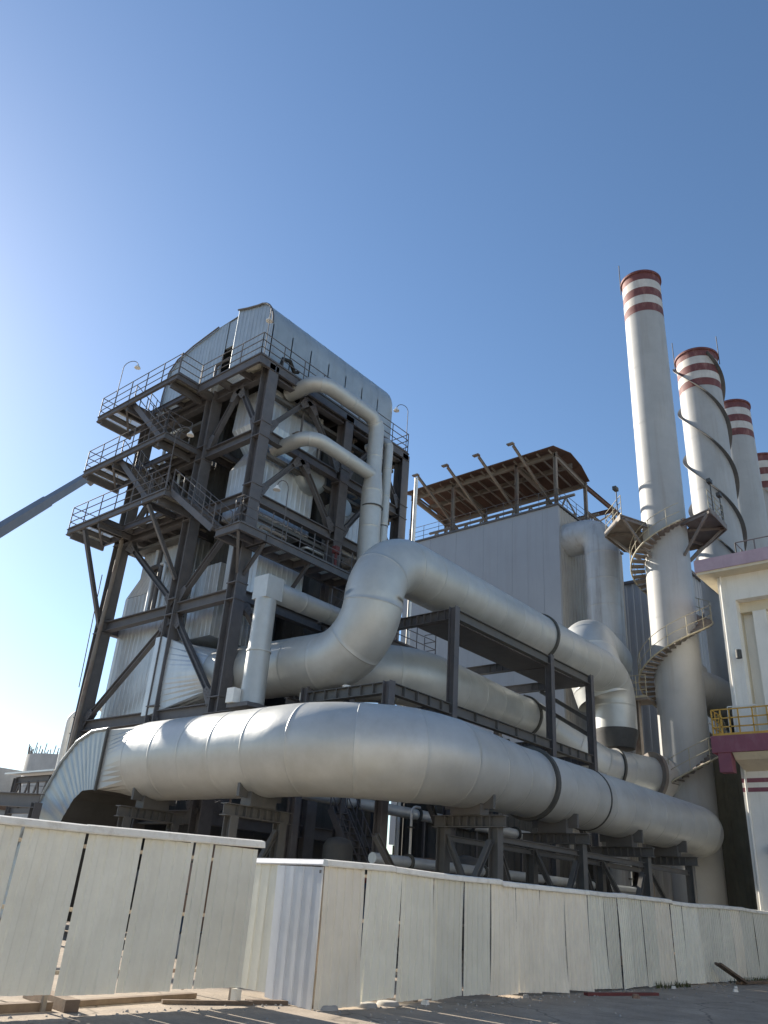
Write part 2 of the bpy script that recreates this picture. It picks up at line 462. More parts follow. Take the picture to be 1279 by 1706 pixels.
# ------------------------------------------------------------------ boiler house (open steel frame with clad casings)
BX, BY = 17.2, 22.1
CX = [17.2, 21.9, 26.0]
CY = [22.1, 25.7, 30.7]
bh = thing('boiler_house', 'tall dark steel boiler frame with pale clad casings, stair landings and rounded roof', 'boiler house', (BX, BY, 0))
for x in CX:
    for y in CY:
        if x > 17.5 and 23 < y < 30: continue
        mb = MB().ibeam((x, y, 0), (x, y, 21.2), 0.5, 0.52, (0, 1, 0), 0.05)
        mb.box((x-.02, y-.24, 0.3), (x+.02, y+.24, 21.1))
        mb.box((x-.4, y-.4, 0), (x+.4, y+.4, 0.06))
        for z in (7.1, 11.25, 15.3, 18.1):            # gusset plates at the joints
            mb.box((x-.27, y-.3, z-.34), (x+.27, y+.3, z-.30)); mb.box((x-.27, y-.3, z+.30), (x+.27, y+.3, z+.34))
        mb.build('column', 'steel', bh)
def beam(p, q, w=0.3, h=0.42, mat='steel', name='beam'):
    return MB().ibeam(p, q, w, h, (0,0,1), 0.035).build(name, mat, bh)
def brace(p, q, w=0.2, mat='steel'):
    mb = MB().ibeam(p, q, w, w, (0,0,1), 0.03)
    p = Vector(p); q = Vector(q); d = (q-p).normalized()
    n_ = Vector((1,0,0)) if abs(p.x-q.x) < 1e-6 else Vector((0,1,0)); e = d.cross(n_)
    for c, sg in ((p, 1), (q, -1)):                      # bolted end plates
        for f_ in (-1, 1):
            o = n_*(f_*(w/2+.012)); c0 = c - d*(sg*.12); c1 = c + d*(sg*.55)
            k = [c0-e*.26, c1-e*.12, c1+e*.12, c0+e*.26]
            mb.loft([[v+o-n_*.01 for v in k], [v+o+n_*.01 for v in k]])
            for t_ in (.12, .27, .42):
                for u_ in (-.06, .06):
                    b_ = c + d*(sg*t_) + e*u_ + n_*(f_*(w/2+.02))
                    mb.rod(b_, b_ + n_*(f_*.025), .02, 6)
    return mb.build('brace', mat, bh)
for z in (3.6, 7.05, 11.2, 15.2, 18.05, 20.95):
    for y0, y1 in zip(CY[:-1], CY[1:]):
        beam((BX, y0+.26, z), (BX, y1-.26, z))
        beam((CX[2], y0+.26, z), (CX[2], y1-.26, z))
    for x0, x1 in zip(CX[:-1], CX[1:]):
        beam((x0+.25, BY, z), (x1-.25, BY, z))
        beam((x0+.25, CY[2], z), (x1-.25, CY[2], z))
X = BX
for p, q in (((X,29.9,14.8),(X,25.9,11.5)), ((X,25.5,11.6),(X,22.4,14.7)), ((X,25.9,10.75),(X,30.4,7.3)), ((X,25.5,10.8),(X,22.5,7.4)),
             ((X,25.4,18.4),(X,24.0,20.7)), ((X,23.8,20.7),(X,22.4,18.4)), ((X,30.4,15.4),(X,28.3,17.9)), ((X,28.1,17.9),(X,26.0,15.4)),
             ((X,25.5,6.8),(X,22.4,3.7)), ((X,25.9,6.8),(X,30.4,3.7))):
    brace(p, q)
Y = BY
for p, q in (((17.5,Y,18.4),(19.4,Y,20.7)), ((19.6,Y,20.7),(21.6,Y,18.4)), ((17.5,Y,15.5),(19.4,Y,17.8)), ((19.6,Y,17.8),(21.6,Y,15.5)),
             ((22.2,Y,15.5),(23.9,Y,17.8)), ((24.1,Y,17.8),(25.8,Y,15.5)), ((22.2,Y,18.4),(23.9,Y,20.7)), ((24.1,Y,20.7),(25.8,Y,18.4)),
             ((17.5,Y,3.8),(21.6,Y,6.8)), ((21.6,Y,7.3),(17.5,Y,11)), ((22.2,Y,11),(25.7,Y,7.3))):
    brace(p, q)
# slanted outrigger under the lowest landing and a tie at the far column
MB().ibeam((15.35, 30.75, 15.1), (17.05, 30.75, 11.2), 0.16, 0.16).build('outrigger', 'steel', bh)
MB().ibeam((15.35, 26.1, 15.1), (17.0, 25.75, 12.4), 0.14, 0.14).build('outrigger', 'steel', bh)
MB().rod((16.75, 30.55, 0.2), (16.95, 30.35, 15.2), 0.09, 10).build('downpipe', 'rust_steel', bh)
# slack rod hanging by the far column
MB().tube([(16.8,31.1,13.6),(16.8,31.05,12.2),(16.8,30.95,10.5),(16.8,30.85,8.6)], 0.02, 6).build('hanging_rod', 'rail', bh)
# casings; the dark ones are fill boxes with interior shade in their colour
casing('near_casing', 'clad', bh, [(17.85,21.0,22.75,24.6,15.0),(17.85,21.0,22.75,24.6,17.3),(18.2,20.6,22.95,24.3,18.15),(17.7,21.2,22.75,24.7,19.2),(17.8,21.1,22.75,24.7,20.9)])
casing('side_casing', 'clad', bh, [(17.9,24.5,27.0,30.62,7.35),(17.9,24.5,27.0,30.62,12.7)])
casing('upper_side_casing', 'clad', bh, [(17.9,24.5,27.0,30.62,12.72),(17.9,24.5,27.0,29.8,13.5),(17.9,24.5,27.0,29.8,15.1)])
casing('side_hood', 'clad_and_shade', bh, [(18.1,24.2,25.95,29.4,15.4),(18.1,24.2,25.95,29.4,18.0),(18.4,24.0,26.2,29.2,20.9)])
casing('shaded_recess', 'clad_and_shade', bh, [(18.6,19.5,24.75,25.9,13.3),(18.6,19.5,24.75,25.9,20.9)])
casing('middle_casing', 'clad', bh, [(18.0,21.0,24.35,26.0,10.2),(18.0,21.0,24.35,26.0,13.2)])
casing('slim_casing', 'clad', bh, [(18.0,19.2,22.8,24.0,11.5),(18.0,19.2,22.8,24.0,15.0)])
casing('inner_fill', 'clad_and_shade', bh, [(19.6,25.4,24.75,26.9,3.0),(19.6,25.4,24.75,26.9,20.9)], 0.5)
casing('rear_fill', 'clad_and_shade', bh, [(21.6,25.4,23.0,24.7,7.0),(21.6,25.4,23.0,24.7,20.9)], 0.5)
casing('lower_fill', 'clad_and_shade', bh, [(17.8,26.9,23.0,24.7,0.02),(17.8,26.9,23.0,24.7,6.95)], 0.5)
casing('far_fill', 'clad_and_shade', bh, [(18.5,25.6,27.1,30.3,0.02),(18.5,25.6,27.1,30.3,7.3)], 0.5)
casing('panel_box', 'clad', bh, [(21.95,23.6,22.35,22.9,14.9),(21.95,23.6,22.35,22.9,17.0)])
casing('pale_box', 'clad', bh, [(18.1,20.5,22.2,22.7,11.6),(18.1,20.5,22.2,22.7,13.1)])
# pipes, trays and hangers that clutter the frame
rc = random.Random(11)
for k in range(16):
    y = rc.uniform(25.9, 30.2); z0 = rc.choice((15.5, 15.5, 18.4, 11.4)); x = rc.uniform(17.35, 17.85); r_ = rc.uniform(.04, .11)
    z1 = z0 + rc.uniform(1.6, 5.0); y2 = y + rc.uniform(-1.2, 1.2)
    MB().tube(fillet([(x,y,z0),(x,y,z1),(x,y2,z1),(x+.3,y2,z1)],[.12,.12]), r_, 9).build('service_pipe', rc.choice(('steel','rust_steel','clad','steel')), bh)
for k in range(14):
    x = rc.uniform(17.8, 25.4); z0 = rc.choice((13.3, 15.4, 18.3)); z1 = z0 + rc.uniform(1.0, 2.7); x2 = x + rc.uniform(-1.5, 1.5); y = rc.uniform(22.35, 22.7)
    MB().tube(fillet([(x,y,z0),(x,y,z1),(x2,y,z1),(x2,y+.4,z1)],[.12,.12]), rc.uniform(.035,.1), 9).build('service_pipe', rc.choice(('steel','rust_steel','clad')), bh)
for z in (14.6, 17.4, 20.2):
    MB().box((17.42,25.9,z),(17.44,30.4,z+.14)).box((17.44,25.9,z),(17.8,30.4,z+.02)).build('cable_tray', 'steel_grey', bh)
    MB().box((17.6,22.36,z),(25.7,22.38,z+.14)).box((17.6,22.38,z),(25.7,22.6,z+.02)).build('cable_tray', 'steel_grey', bh)
for z in (15.1, 18.0):
    MB().box((17.4,26.0,z),(18.08,30.4,z+.05)).build('floor_strip', 'steel', bh)
    for y in (26.4,27.2,28.0,28.8,29.6): MB().ibeam((17.3,y,z-.12),(18.6,y,z-.12),.1,.2).build('joist','steel',bh)
# round drums seen between the braces
for (c, r, l, m) in (((20.6,22.65,17.75),0.85,0.6,'clad_roof'), ((22.6,22.55,17.0),0.55,0.5,'clad_roof')):
    MB().tube([(c[0],c[1]-l/2,c[2]),(c[0],c[1]-l/2+.12,c[2]),(c[0],c[1]+l/2,c[2])], [r*.7,r,r], 28).build('drum', m, bh)
# square to round transition that feeds the climbing duct
n = 48; cxx, czz, rr = 18.35, 8.6, 0.98
def sq(t, y, hx, hz):
    c, s_ = math.cos(t), math.sin(t); k = max(abs(c), abs(s_))
    return (cxx + hx*c/k, y, czz + hz*s_/k)
loops = [[sq(2*math.pi*i/n, 26.3, 1.35, 1.5) for i in range(n)], [sq(2*math.pi*i/n, 25.9, 1.35, 1.5) for i in range(n)],
         [(cxx+rr*math.cos(2*math.pi*i/n), 23.6, czz+rr*math.sin(2*math.pi*i/n)) for i in range(n)]]
MB().loft(loops).build('transition_hood', 'clad', bh)

# landings on the end wall and their stairs
for z, y_end in ((21.3, 32.1), (18.35, 32.1), (15.45, 32.2)):
    y_b = 25.9 if z > 16 else 25.0
    pf = platform(bh, 15.3, 16.95, 29.6, y_end, z, 0.26, 0.85)
    pf2 = platform(bh, 16.45, 16.95, 26.6, 29.55, z, 0.26, 1.0)
    pf3 = platform(bh, 15.3, 16.95, y_b, 26.55, z, 0.26, 0.9)
    MB().ibeam((15.3, 26.6, z-.13), (15.3, 29.55, z-.13), 0.12, 0.26).build('edge_beam', 'steel', bh)
    rl = MB()
    pts = [(16.95, y_end, z), (15.32, y_end, z), (15.32, y_b+.05, z)]
    railing(rl, pts)
    if z < 16: pass
    elif z < 20: railing(rl, [(15.32, y_b+.05, z), (16.5, y_b+.05, z)])
    rl.build('railing', 'rail', pf)
    MB().bar((15.35, 29.7, z-.3), (16.95, 29.7, z-.3), 0.1, 0.34).build('cantilever', 'steel', bh)
    MB().bar((15.35, y_b+.5, z-.3), (17.0, y_b+.5, z-.3), 0.1, 0.34).build('cantilever', 'steel', bh)
    MB().bar((15.35, y_end-.3, z-.3), (17.0, y_end-.3, z-.3), 0.1, 0.34).build('cantilever', 'steel', bh)
    # diagonal under the landing floor
    MB().bar((15.4, 29.8, z-.26), (16.9, 31.9, z-.26), 0.09, 0.09).build('floor_brace', 'steel', bh)
for z0, z1 in ((21.3, 18.35), (18.35, 15.45)):
    flight(bh, (15.55, 29.6, z0), (15.55, 26.5, z1), (1,0,0), 0.8)
flight(bh, (15.55, 25.0, 15.45), (15.75, 22.2, 13.25), (1,0,0), 0.8)
# rear part of the landings (inside the frame)
for z in (15.45, 18.35):
    platform(bh, 17.5, 21.6, 25.0, 25.6, z-.02, 0.26, 1.4, along='x')
# roof walkway
pf = platform(bh, 16.4, 17.25, 21.85, 25.85, 21.3, 0.42, 1.15)
rl = railing(MB(), [(16.42, 25.85, 21.32), (16.42, 21.87, 21.32), (26.1, 21.87, 21.32), (26.1, 23.5, 21.32)], 1.1, 1.2)
rl.build('railing', 'rail', pf)
railing(MB(), [(15.32, 25.9, 21.32), (16.42, 25.9, 21.32)]).build('railing', 'rail', pf)
pf = platform(bh, 17.3, 26.15, 21.85, 22.35, 21.3, 0.42, 1.5, 'steel', 'x')
platform(bh, 17.3, 26.15, 22.4, 30.7, 21.28, 0.4, 1.6, 'clad_and_shade', 'x', 'roof_deck')
# walkway along the long side with its corner landing
pf = platform(bh, 15.85, 17.1, 20.75, 22.05, 13.2, 0.3, 0.8)
railing(MB(), [(15.9, 21.2, 13.2), (15.9, 20.8, 13.2), (23.2, 20.8, 13.2)], 1.0, 0.75, 0.02).build('railing', 'rail', pf)
platform(bh, 17.15, 23.4, 20.75, 21.8, 13.2, 0.3, 0.8, 'grate', 'x')
for x in (17.2, 19.5, 21.9):
    MB().ibeam((x, 21.85, 11.9), (x, 20.9, 12.95), 0.12, 0.12).build('bracket', 'steel', bh)
MB().bar((15.95, 20.9, 12.95), (16.95, 21.9, 11.9), 0.1, 0.1).build('bracket', 'steel', bh)
# valve gear on the walkway
MB().rod((21.3,21.3,13.3),(21.3,21.3,14.4),0.06).box((21.15,21.2,14.1),(21.45,21.4,14.4)).build('valve', 'red_steel', bh)
MB().rod((22.2,21.2,14.0),(22.2,21.6,14.0),0.24,16).build('blower', 'rust_steel', bh)

# roof house: two rounded sheds side by side with a slot between them
def roof_shell(name, x0, x1, prof, z0):
    """shed running along x with outline prof (y, z), ribbed end walls and a smooth roof sheet"""
    mb = MB()
    n = len(prof)
    step = 1.1; k = max(1, round((x1-x0)/step))
    for j in range(k):
        a = x0 + (x1-x0)*j/k; b = x0 + (x1-x0)*(j+1)/k
        sec = MB()
        sec.add([(a, y, z) for y, z in prof] + [(b, y, z) for y, z in prof], [(i, i+1, n+i+1, n+i) for i in range(n-1)], True)
        sec.add([(a, y, z+.012) for y, z in prof] + [(a+.06, y, z+.012) for y, z in prof], [(i, i+1, n+i+1, n+i) for i in range(n-1)], True)
        sec.build('roof_sheet', 'clad_roof', bh)
    return k
def end_wall(x, prof, z0, sgn, pitch=0.26, dep=0.014):
    ys = [p[0] for p in prof]; y0, y1 = min(ys), max(ys)
    def top(y):
        for (a, za), (b, zb) in zip(prof[:-1], prof[1:]):
            if min(a, b) - 1e-6 <= y <= max(a, b) + 1e-6 and abs(a-b) > 1e-5:
                return za + (zb-za)*(y-a)/(b-a)
        return prof[-1][1]
    n = round((y1-y0)/pitch); vs = []
    for i in range(n):
        for t, o in ((0.0,0),(0.5,0),(0.62,1),(0.88,1)):
            y = y0 + 1e-4 + (y1-y0-2e-4)*(i+t)/n
            vs.append((x + sgn*dep*o, y, top(y)))
    vs.append((x, y1-1e-4, top(y1-1e-4)))
    m = len(vs)
    mb = MB().add(vs + [(v[0], v[1], z0) for v in vs], [(i, i+1, m+i+1, m+i) for i in range(m-1)])
    return mb
profA = [(22.45,21.4),(22.45,23.7)] + [(23.65-1.2*math.cos(R(a)), 23.7+1.55*math.sin(R(a))) for a in range(12, 91, 13)] + [(24.4,25.45),(25.15,25.7)]
profB = [(25.42,25.66),(26.76,25.58),(28.6,25.28),(29.75,24.95),(30.3,24.4),(30.45,23.0),(30.45,21.4)]
roof_shell('roof', 17.25, 25.4, profA, 21.4)
roof_shell('roof', 17.45, 25.4, profB, 21.4)
end_wall(17.27, profA, 21.4, -1).build('end_wall', 'clad_roof', bh)
end_wall(25.38, profA, 21.4, 1).build('end_wall', 'clad_roof', bh)
wb = end_wall(17.47, [(26.05,25.62)]+profB[1:], 21.4, -1).build('end_wall', 'clad_roof', bh)
end_wall(25.38, profB, 21.4, 1).build('end_wall', 'clad_roof', bh)
MB().box((17.5, 25.40, 24.05), (17.62, 26.05, 25.6)).build('lintel_sheet', 'clad_roof', bh)
MB().box((17.62, 25.16, 21.4), (25.3, 25.40, 25.5)).build('slot_fill', 'clad_and_shade', bh)  # dark filler standing for the shade in the slot
MB().box((18.3, 25.42, 21.4), (18.4, 26.2, 24.1)).build('doorway_shade', 'clad_and_shade', bh)  # dark sheet standing for the unlit doorway
# eave trims
for pr, x in ((profA, 17.2), (profB, 17.4)):
    MB().tube([(x, y, z+.02) for y, z in pr[1:]], 0.045, 6).build('eave_trim', 'rail', bh)
# heap of lagging bags and hose at the roof corner
MB().tube([(16.7,22.3,21.4),(16.9,22.6,21.45),(16.8,23.2,21.42),(16.9,23.6,21.4)], [0.22,0.26,0.24,0.15], 9).build('lagging_bag', 'fence', bh)
MB().tube([(17.6,22.0,21.4),(17.7,22.0,21.9),(18.1,22.0,22.0),(18.4,22.0,21.6),(18.6,22.0,21.75)], 0.09, 8).build('hose', 'rubber', bh)
goose_lamp('gooseneck lamp on the top left stair landing', (15.32, 30.9, 21.3), 2.4, (0.3, -0.75, 0))
goose_lamp('gooseneck lamp standing at the front corner of the roof walkway', (16.6, 21.9, 21.3), 2.3, (0.25, 0.35, 0))
goose_lamp('gooseneck lamp at the far right end of the roof walkway', (26.1, 22.0, 21.3), 2.5, (-0.55, 0.3, 0))
goose_lamp('gooseneck lamp on the lowest stair landing', (15.32, 25.1, 15.45), 2.5, (0.2, -0.7, 0))
goose_lamp('gooseneck lamp on the long side walkway beside the front column', (17.9, 20.8, 13.2), 2.2, (-0.4, 0.2, 0))

# ------------------------------------------------------------------ pipes on the boiler's long side
t = thing('riser_pipe', 'pale insulated pipe leaving under the roof edge and dropping down the long side', 'pipe', (22.35, 20.5, 12))
path = fillet([(18.8,22.6,20.95),(18.8,20.75,20.95),(22.35,20.6,20.8),(22.35,20.5,12.2)], [0.75,0.6])
jacketed(t, path, lambda s, p: 0.34 if p.z > 18.2 else (0.34+0.11*min(1,(18.2-p.z)/1.0)), 1.6, 28, lap=.003)
ring(t, (22.35,20.5,16.4), (0,0,1), 0.43, 0.465, 0.05)
t = thing('branch_pipe', 'shorter insulated pipe joining the riser halfway up the long side', 'pipe', (18.4, 22.6, 18))
path = fillet([(18.5,22.7,18.05),(18.5,20.55,18.05),(22.2,20.55,17.95)], [0.75])
jacketed(t, path, lambda s, p: 0.30, 1.6, 28, lap=.003)
t = thing('riser_pipe', 'thinner insulated riser pipe just right of the stout one', 'pipe', (23.25, 20.6, 12))
jacketed(t, fillet([(23.25,21.9,20.2),(23.25,20.6,20.2),(23.25,20.6,12.2)], [0.4]), lambda s, p: 0.21, 1.4, 20)
ring(t, (23.25,20.6,15.9), (0,0,1), 0.2, 0.225, 0.04)
t = thing('downcomer_duct', 'upright faceted metal duct with box elbow in front of the climbing duct', 'duct', (16.75, 19.85, 6.8))
path = [(16.65,19.75,6.85),(16.7,19.8,8.6),(16.75,19.85,10.4)]
MB().tube(path[:2], [0.40,0.385], 14).build('lower_sleeve', 'jacket', t)
MB().tube(path[1:], [0.37,0.36], 14).build('upper_sleeve', 'jacket', t)
ring(t, path[1], (0,0,1), 0.37, 0.41, 0.05, 'jacket')
MB().box((16.42,19.5,10.4),(17.15,20.2,11.2)).build('box_elbow', 'jacket', t)
jacketed(t, [Vector((17.1+.2*i,19.85,10.82)) for i in range(25)], lambda s, p: 0.36, 1.2, 24)
MB().box((16.1,19.3,6.7),(17.2,20.3,6.83)).build('base_plate', 'steel', t)
MB().box((16.0,19.9,6.84),(16.3,20.25,7.3)).build('junction_box', 'lamp', t)
# bracket that carries it, back to the boiler frame
MB().ibeam((16.4,19.5,6.55),(16.4,21.8,6.55),0.2,0.28).ibeam((17.0,19.5,6.55),(17.0,21.8,6.55),0.2,0.28).bar((16.4,21.85,6.55),(17.2,21.85,6.55),.2,.28).build('bracket', 'steel', t)

# ------------------------------------------------------------------ big lower duct
bd = thing('lower_duct', 'huge bright metal duct bending round low above the fence towards the chimney', 'duct', (14.9, 12.75, 0))
def r_big(s, p):
    if p.x < 16.5: return 1.17
    if p.x < 20.8: return 1.17 - 0.21*((p.x-16.5)/4.3)
    return 0.96
path = fillet([(14.95,22.0,4.98),(14.95,12.78,4.98),(35.7,12.78,5.0),(38.4,14.6,5.0)], [3.1, 2.6])
jacketed(bd, path, r_big, 1.35, 64, lap=0.004)
ring(bd, (21.75,12.78,4.99), (1,0,0), 0.95, 1.06, 0.16)
ring(bd, (25.3,12.78,4.99), (1,0,0), 0.95, 0.985, 0.06)
# saddle shoes
for x in (18.7, 23.3, 27.9, 31.8):
    MB().box((x-.2,12.3,3.75),(x+.2,13.25,4.12)).box((x-.05,12.0,3.9),(x+.05,13.55,4.3)).build('saddle', 'steel_grey', bd)
for y in (16.9, 21.6):
    MB().box((14.5,y-.2,3.55),(15.4,y+.2,3.95)).box((14.2,y-.05,3.75),(15.7,y+.05,4.15)).build('saddle', 'steel_grey', bd)
# square-to-round piece with triangular facets
n = 48
def sqy(t, y, h):
    c, s_ = math.cos(t), math.sin(t); k = max(abs(c), abs(s_))
    return (14.95 + h*c/k, y, 4.9 + h*s_/k*0.8)
l0 = [(14.95+1.17*math.cos(2*math.pi*i/n), 21.98, 4.98+1.17*math.sin(2*math.pi*i/n)) for i in range(n)]
l1 = [sqy(2*math.pi*i/n, 23.0, 1.1) for i in range(n)]
MB().loft([l0, l1], False, False).build('transition_piece', 'jacket', bd)
# rectangular elbow turning down to the ground, ribbed side sheets
arc_o = [(23.0,5.80),(23.9,5.78),(24.7,5.5),(25.4,4.9),(26.1,3.9),(26.9,2.6),(27.8,1.2),(27.9,0.3)]
arc_i = [(23.0,4.02),(23.4,4.02),(23.8,4.0),(24.2,3.75),(24.6,3.2),(25.2,2.2),(25.9,1.0),(26.2,0.3)]
def lerp(a, b, t): return (a[0]+(b[0]-a[0])*t, a[1]+(b[1]-a[1])*t)
def dense(arc, m):
    out = []
    for a, b in zip(arc[:-1], arc[1:]):
        for i in range(m): out.append(lerp(a, b, i/m))
    return out + [arc[-1]]
do, di = dense(arc_o, 12), dense(arc_i, 12)
for xs, sg in ((13.85, -1), (16.05, 1)):
    vs = []; 
    for i, (a, b) in enumerate(zip(do, di)):
        o = 0.012 if i % 4 in (2, 3) else 0.0
        vs += [(xs + sg*o, a[0], a[1]), (xs + sg*o, b[0], b[1])]
    MB().add(vs, [(2*i, 2*i+1, 2*i+3, 2*i+2) for i in range(len(do)-1)]).build('ribbed_side', 'clad_roof', bd)
for arc, nm in ((do, 'back_sheet'), (di, 'throat_sheet')):
    vs = []
    for a in arc: vs += [(13.85, *a), (16.05, *a)]
    MB().add(vs, [(2*i, 2*i+1, 2*i+3, 2*i+2) for i in range(len(arc)-1)]).build(nm, 'clad_roof' if nm == 'back_sheet' else 'clad_and_shade', bd)
MB().tube([(13.82, y, z+.02) for y, z in do[::4]], 0.05, 6).build('edge_angle', 'clad_roof', bd)
MB().bar((13.8,23.0,3.98),(13.8,23.0,5.84),0.07,0.07).build('joint_angle', 'band', bd)

# trestles that carry it
def trestle(label, x, y0, y1, top, axis='x', group='steel trestles under the lower duct'):
    t = thing('duct_trestle', label, 'trestle', (x, (y0+y1)/2, 0) if axis == 'x' else ((y0+y1)/2, x, 0), group)
    P = (lambda a, z: (x, a, z)) if axis == 'x' else (lambda a, z: (a, x, z))
    for a in (y0, y1):
        MB().ibeam(P(a, 0), P(a, top), 0.26, 0.28, (0,1,0)).build('leg', 'steel_grey', t)
    cb = MB().ibeam(P(y0-.3, top+.15), P(y1+.3, top+.15), 0.26, 0.3)
    cb.build('cap_beam', 'steel_grey', t)
    for i in range(7):
        a = y0 + (y1-y0)*(i+.5)/7
        p = P(a, top+.15)
        d = 0.12
        (MB().box((p[0]-d,p[1]-.012,top+.03),(p[0]+d,p[1]+.012,top+.27)) if axis == 'x' else MB().box((p[0]-.012,p[1]-d,top+.03),(p[0]+.012,p[1]+d,top+.27))).build('stiffener', 'steel_grey', t)
    MB().ibeam(P(y0+.1, 0.6), P(y1-.1, top-.2), 0.14, 0.14).build('brace', 'steel_grey', t)
    return t
trestle('grey steel trestle under the lower duct, nearest the fence corner', 18.7, 11.95, 13.6, 3.45)
trestle('grey steel trestle under the lower duct beside its dark flange ring', 23.3, 11.95, 13.6, 3.45)
trestle('grey steel trestle under the lower duct, third from the fence corner', 27.9, 11.95, 13.6, 3.45)
trestle('grey steel trestle under the lower duct, last before the chimney', 31.8, 11.95, 13.6, 3.45)
trestle('grey steel trestle behind the left fence run under the bright duct', 16.9, 14.1, 15.8, 3.25, 'y')
trestle('grey steel trestle under the left end of the lower duct', 21.6, 14.1, 15.8, 3.25, 'y')
# runner beams between the trestles
t = thing('runner_beams', 'long steel beams and braces linking the trestles below the lower duct', 'steelwork', (18.7, 12, 0))
for (p, q) in (((18.83,12.0,3.2),(23.17,12.0,3.2)), ((23.43,12.0,3.2),(27.77,12.0,3.2)), ((28.03,12.0,3.2),(31.67,12.0,3.2)),
               ((18.83,13.55,3.2),(23.17,13.55,3.2)), ((23.43,13.55,3.2),(27.77,13.55,3.2)), ((28.03,13.55,3.2),(31.67,13.55,3.2))):
    MB().ibeam(p, q, 0.14, 0.15).build('runner', 'steel_grey', t)
for (p, q) in (((18.9,12.0,2.95),(20.6,12.0,0.3)), ((23.1,12.0,2.95),(21.4,12.0,0.3)), ((23.5,12.0,2.95),(25.2,12.0,0.3)), ((27.7,12.0,2.95),(26.0,12.0,0.3)),
               ((28.1,13.55,2.95),(29.6,13.55,0.3)), ((31.6,13.55,2.95),(30.2,13.55,0.3)), ((15.9,13.6,3.0),(18.5,13.6,0.4)), ((18.5,12.0,3.1),(16.4,12.0,0.3))):
    MB().ibeam(p, q, 0.14, 0.14).build('brace', 'steel_grey', t)

# ------------------------------------------------------------------ climbing duct (leaves the boiler, rises, runs to the filter house)
sd = thing('climbing_duct', 'silver insulated duct rising in an S bend and running back along the rack', 'duct', (18.35, 16.4, 0))
path = fillet([(18.35,23.7,8.6),(18.35,16.45,8.45),(18.4,16.45,12.0),(36.1,16.45,11.95),(36.1,16.45,9.3)], [1.85,1.75,1.25])
jacketed(sd, path, lambda s, p: 0.97, 1.3, 56, lap=0.004)
ring(sd, (28.9,16.45,11.97), (1,0,0), 0.96, 1.05, 0.14)
MB().tube([(36.1,16.45,9.45),(36.1,16.45,9.25),(36.1,16.45,8.6)], [0.99,0.99,0.8], 40).build('hopper_bottom', 'clad_and_shade', sd)
for y in (19.2, 17.3): MB().rod((18.35, y, 7.3), (18.35, y, 7.6), 0.14, 12).build('support_foot', 'lamp', sd)
t = thing('ball_elbow_duct', 'bulging pale duct elbow joining the sooty duct to the climbing duct', 'duct', (36.9, 20.4, 13.6))
path = fillet([(40.0,18.5,13.9),(35.7,17.75,14.0),(35.9,16.8,10.8)], [1.45])
jacketed(t, path, lambda s, p: 1.33, 0.8, 44)
# third duct below
rd = thing('rear_duct', 'dull silver duct lying on the lower level of the rack behind its posts', 'duct', (22, 18.6, 0))
path = fillet([(21.6,22.9,9.15),(21.6,18.5,9.15),(31.8,18.5,9.3),(34.6,16.6,7.6),(38.2,14.6,7.4)], [2.4,1.6,2.0])
jacketed(rd, path, lambda s, p: 1.08 if p.x < 25 else max(0.84, 1.08-0.24*(p.x-25)/5), 1.4, 44, lap=0.004)
ring(rd, (31.2,18.5,9.3), (1,0,0), 0.82, 0.92, 0.12)
ring(rd, (35.2,16.25,7.55), (3.6,-2,-.2), 0.83, 0.92, 0.1)
ring(rd, (37.0,15.27,7.45), (3.6,-2,-.2), 0.84, 1.1, 0.16, 'rust_steel')
MB().tube([(37.0,15.27,7.45),(37.4,15.05,7.44),(37.7,14.88,7.43)], [1.08,1.0,0.86], 36).build('inlet_cone', 'chim_white', rd)

# rack for the upper ducts
rk = thing('duct_rack', 'two level steel rack holding the upper ducts in front of the filter house', 'rack', (24, 15.3, 0))
RX = [18.0, 21.2, 27.7, 31.1]
for i, x in enumerate(RX):
    top = 7.45 if i == 0 else 10.75
    for y in (15.25, 19.8):
        if y > 16 and i == 0: continue
        MB().ibeam((x, y, 0), (x, y, top), 0.26, 0.28, (0,1,0)).build('post', 'steel', rk)
for (a, b) in zip(RX[:-1], RX[1:]):
    MB().ibeam((a+.14,15.25,7.25),(b-.14,15.25,7.25),0.22,0.34).build('lower_beam', 'steel_grey', rk)
    for k in range(1, 5):
        x = a + (b-a)*k/5
        MB().box((x-.012,15.14,7.1),(x+.012,15.36,7.4)).build('stiffener', 'steel_grey', rk)
    if a > 20:
        MB().ibeam((a+.14,15.25,10.5),(b-.14,15.25,10.5),0.22,0.34).build('upper_beam', 'steel_grey', rk)
        MB().box((a+.1,15.4,10.3),(b-.1,16.9,10.34)).build('walk_plate', 'steel', rk)
    MB().ibeam((a+.14,19.8,7.25),(b-.14,19.8,7.25),0.22,0.34).build('rear_beam', 'steel', rk)
for x in RX[1:]:
    for z in (7.25, 10.5):
        MB().ibeam((x,15.4,z),(x,19.65,z),0.24,0.36).build('cross_beam', 'steel', rk)
        for k in range(9):
            y = 15.6 + k*.3
            MB().box((x-.11,y-.012,z-.16),(x+.11,y+.012,z+.16)).build('stiffener', 'steel', rk)
MB().ibeam((18.0,15.4,7.25),(18.0,18.6,7.25),0.24,0.34).build('end_beam', 'steel_grey', rk)
MB().ibeam((18.0,18.7,0),(18.0,18.7,7.6),0.26,0.28,(0,1,0)).build('post', 'steel', rk)
for k in range(6):
    y = 15.8 + k*.5
    MB().box((17.89,y-.012,7.1),(18.11,y+.012,7.4)).build('stiffener', 'steel_grey', rk)
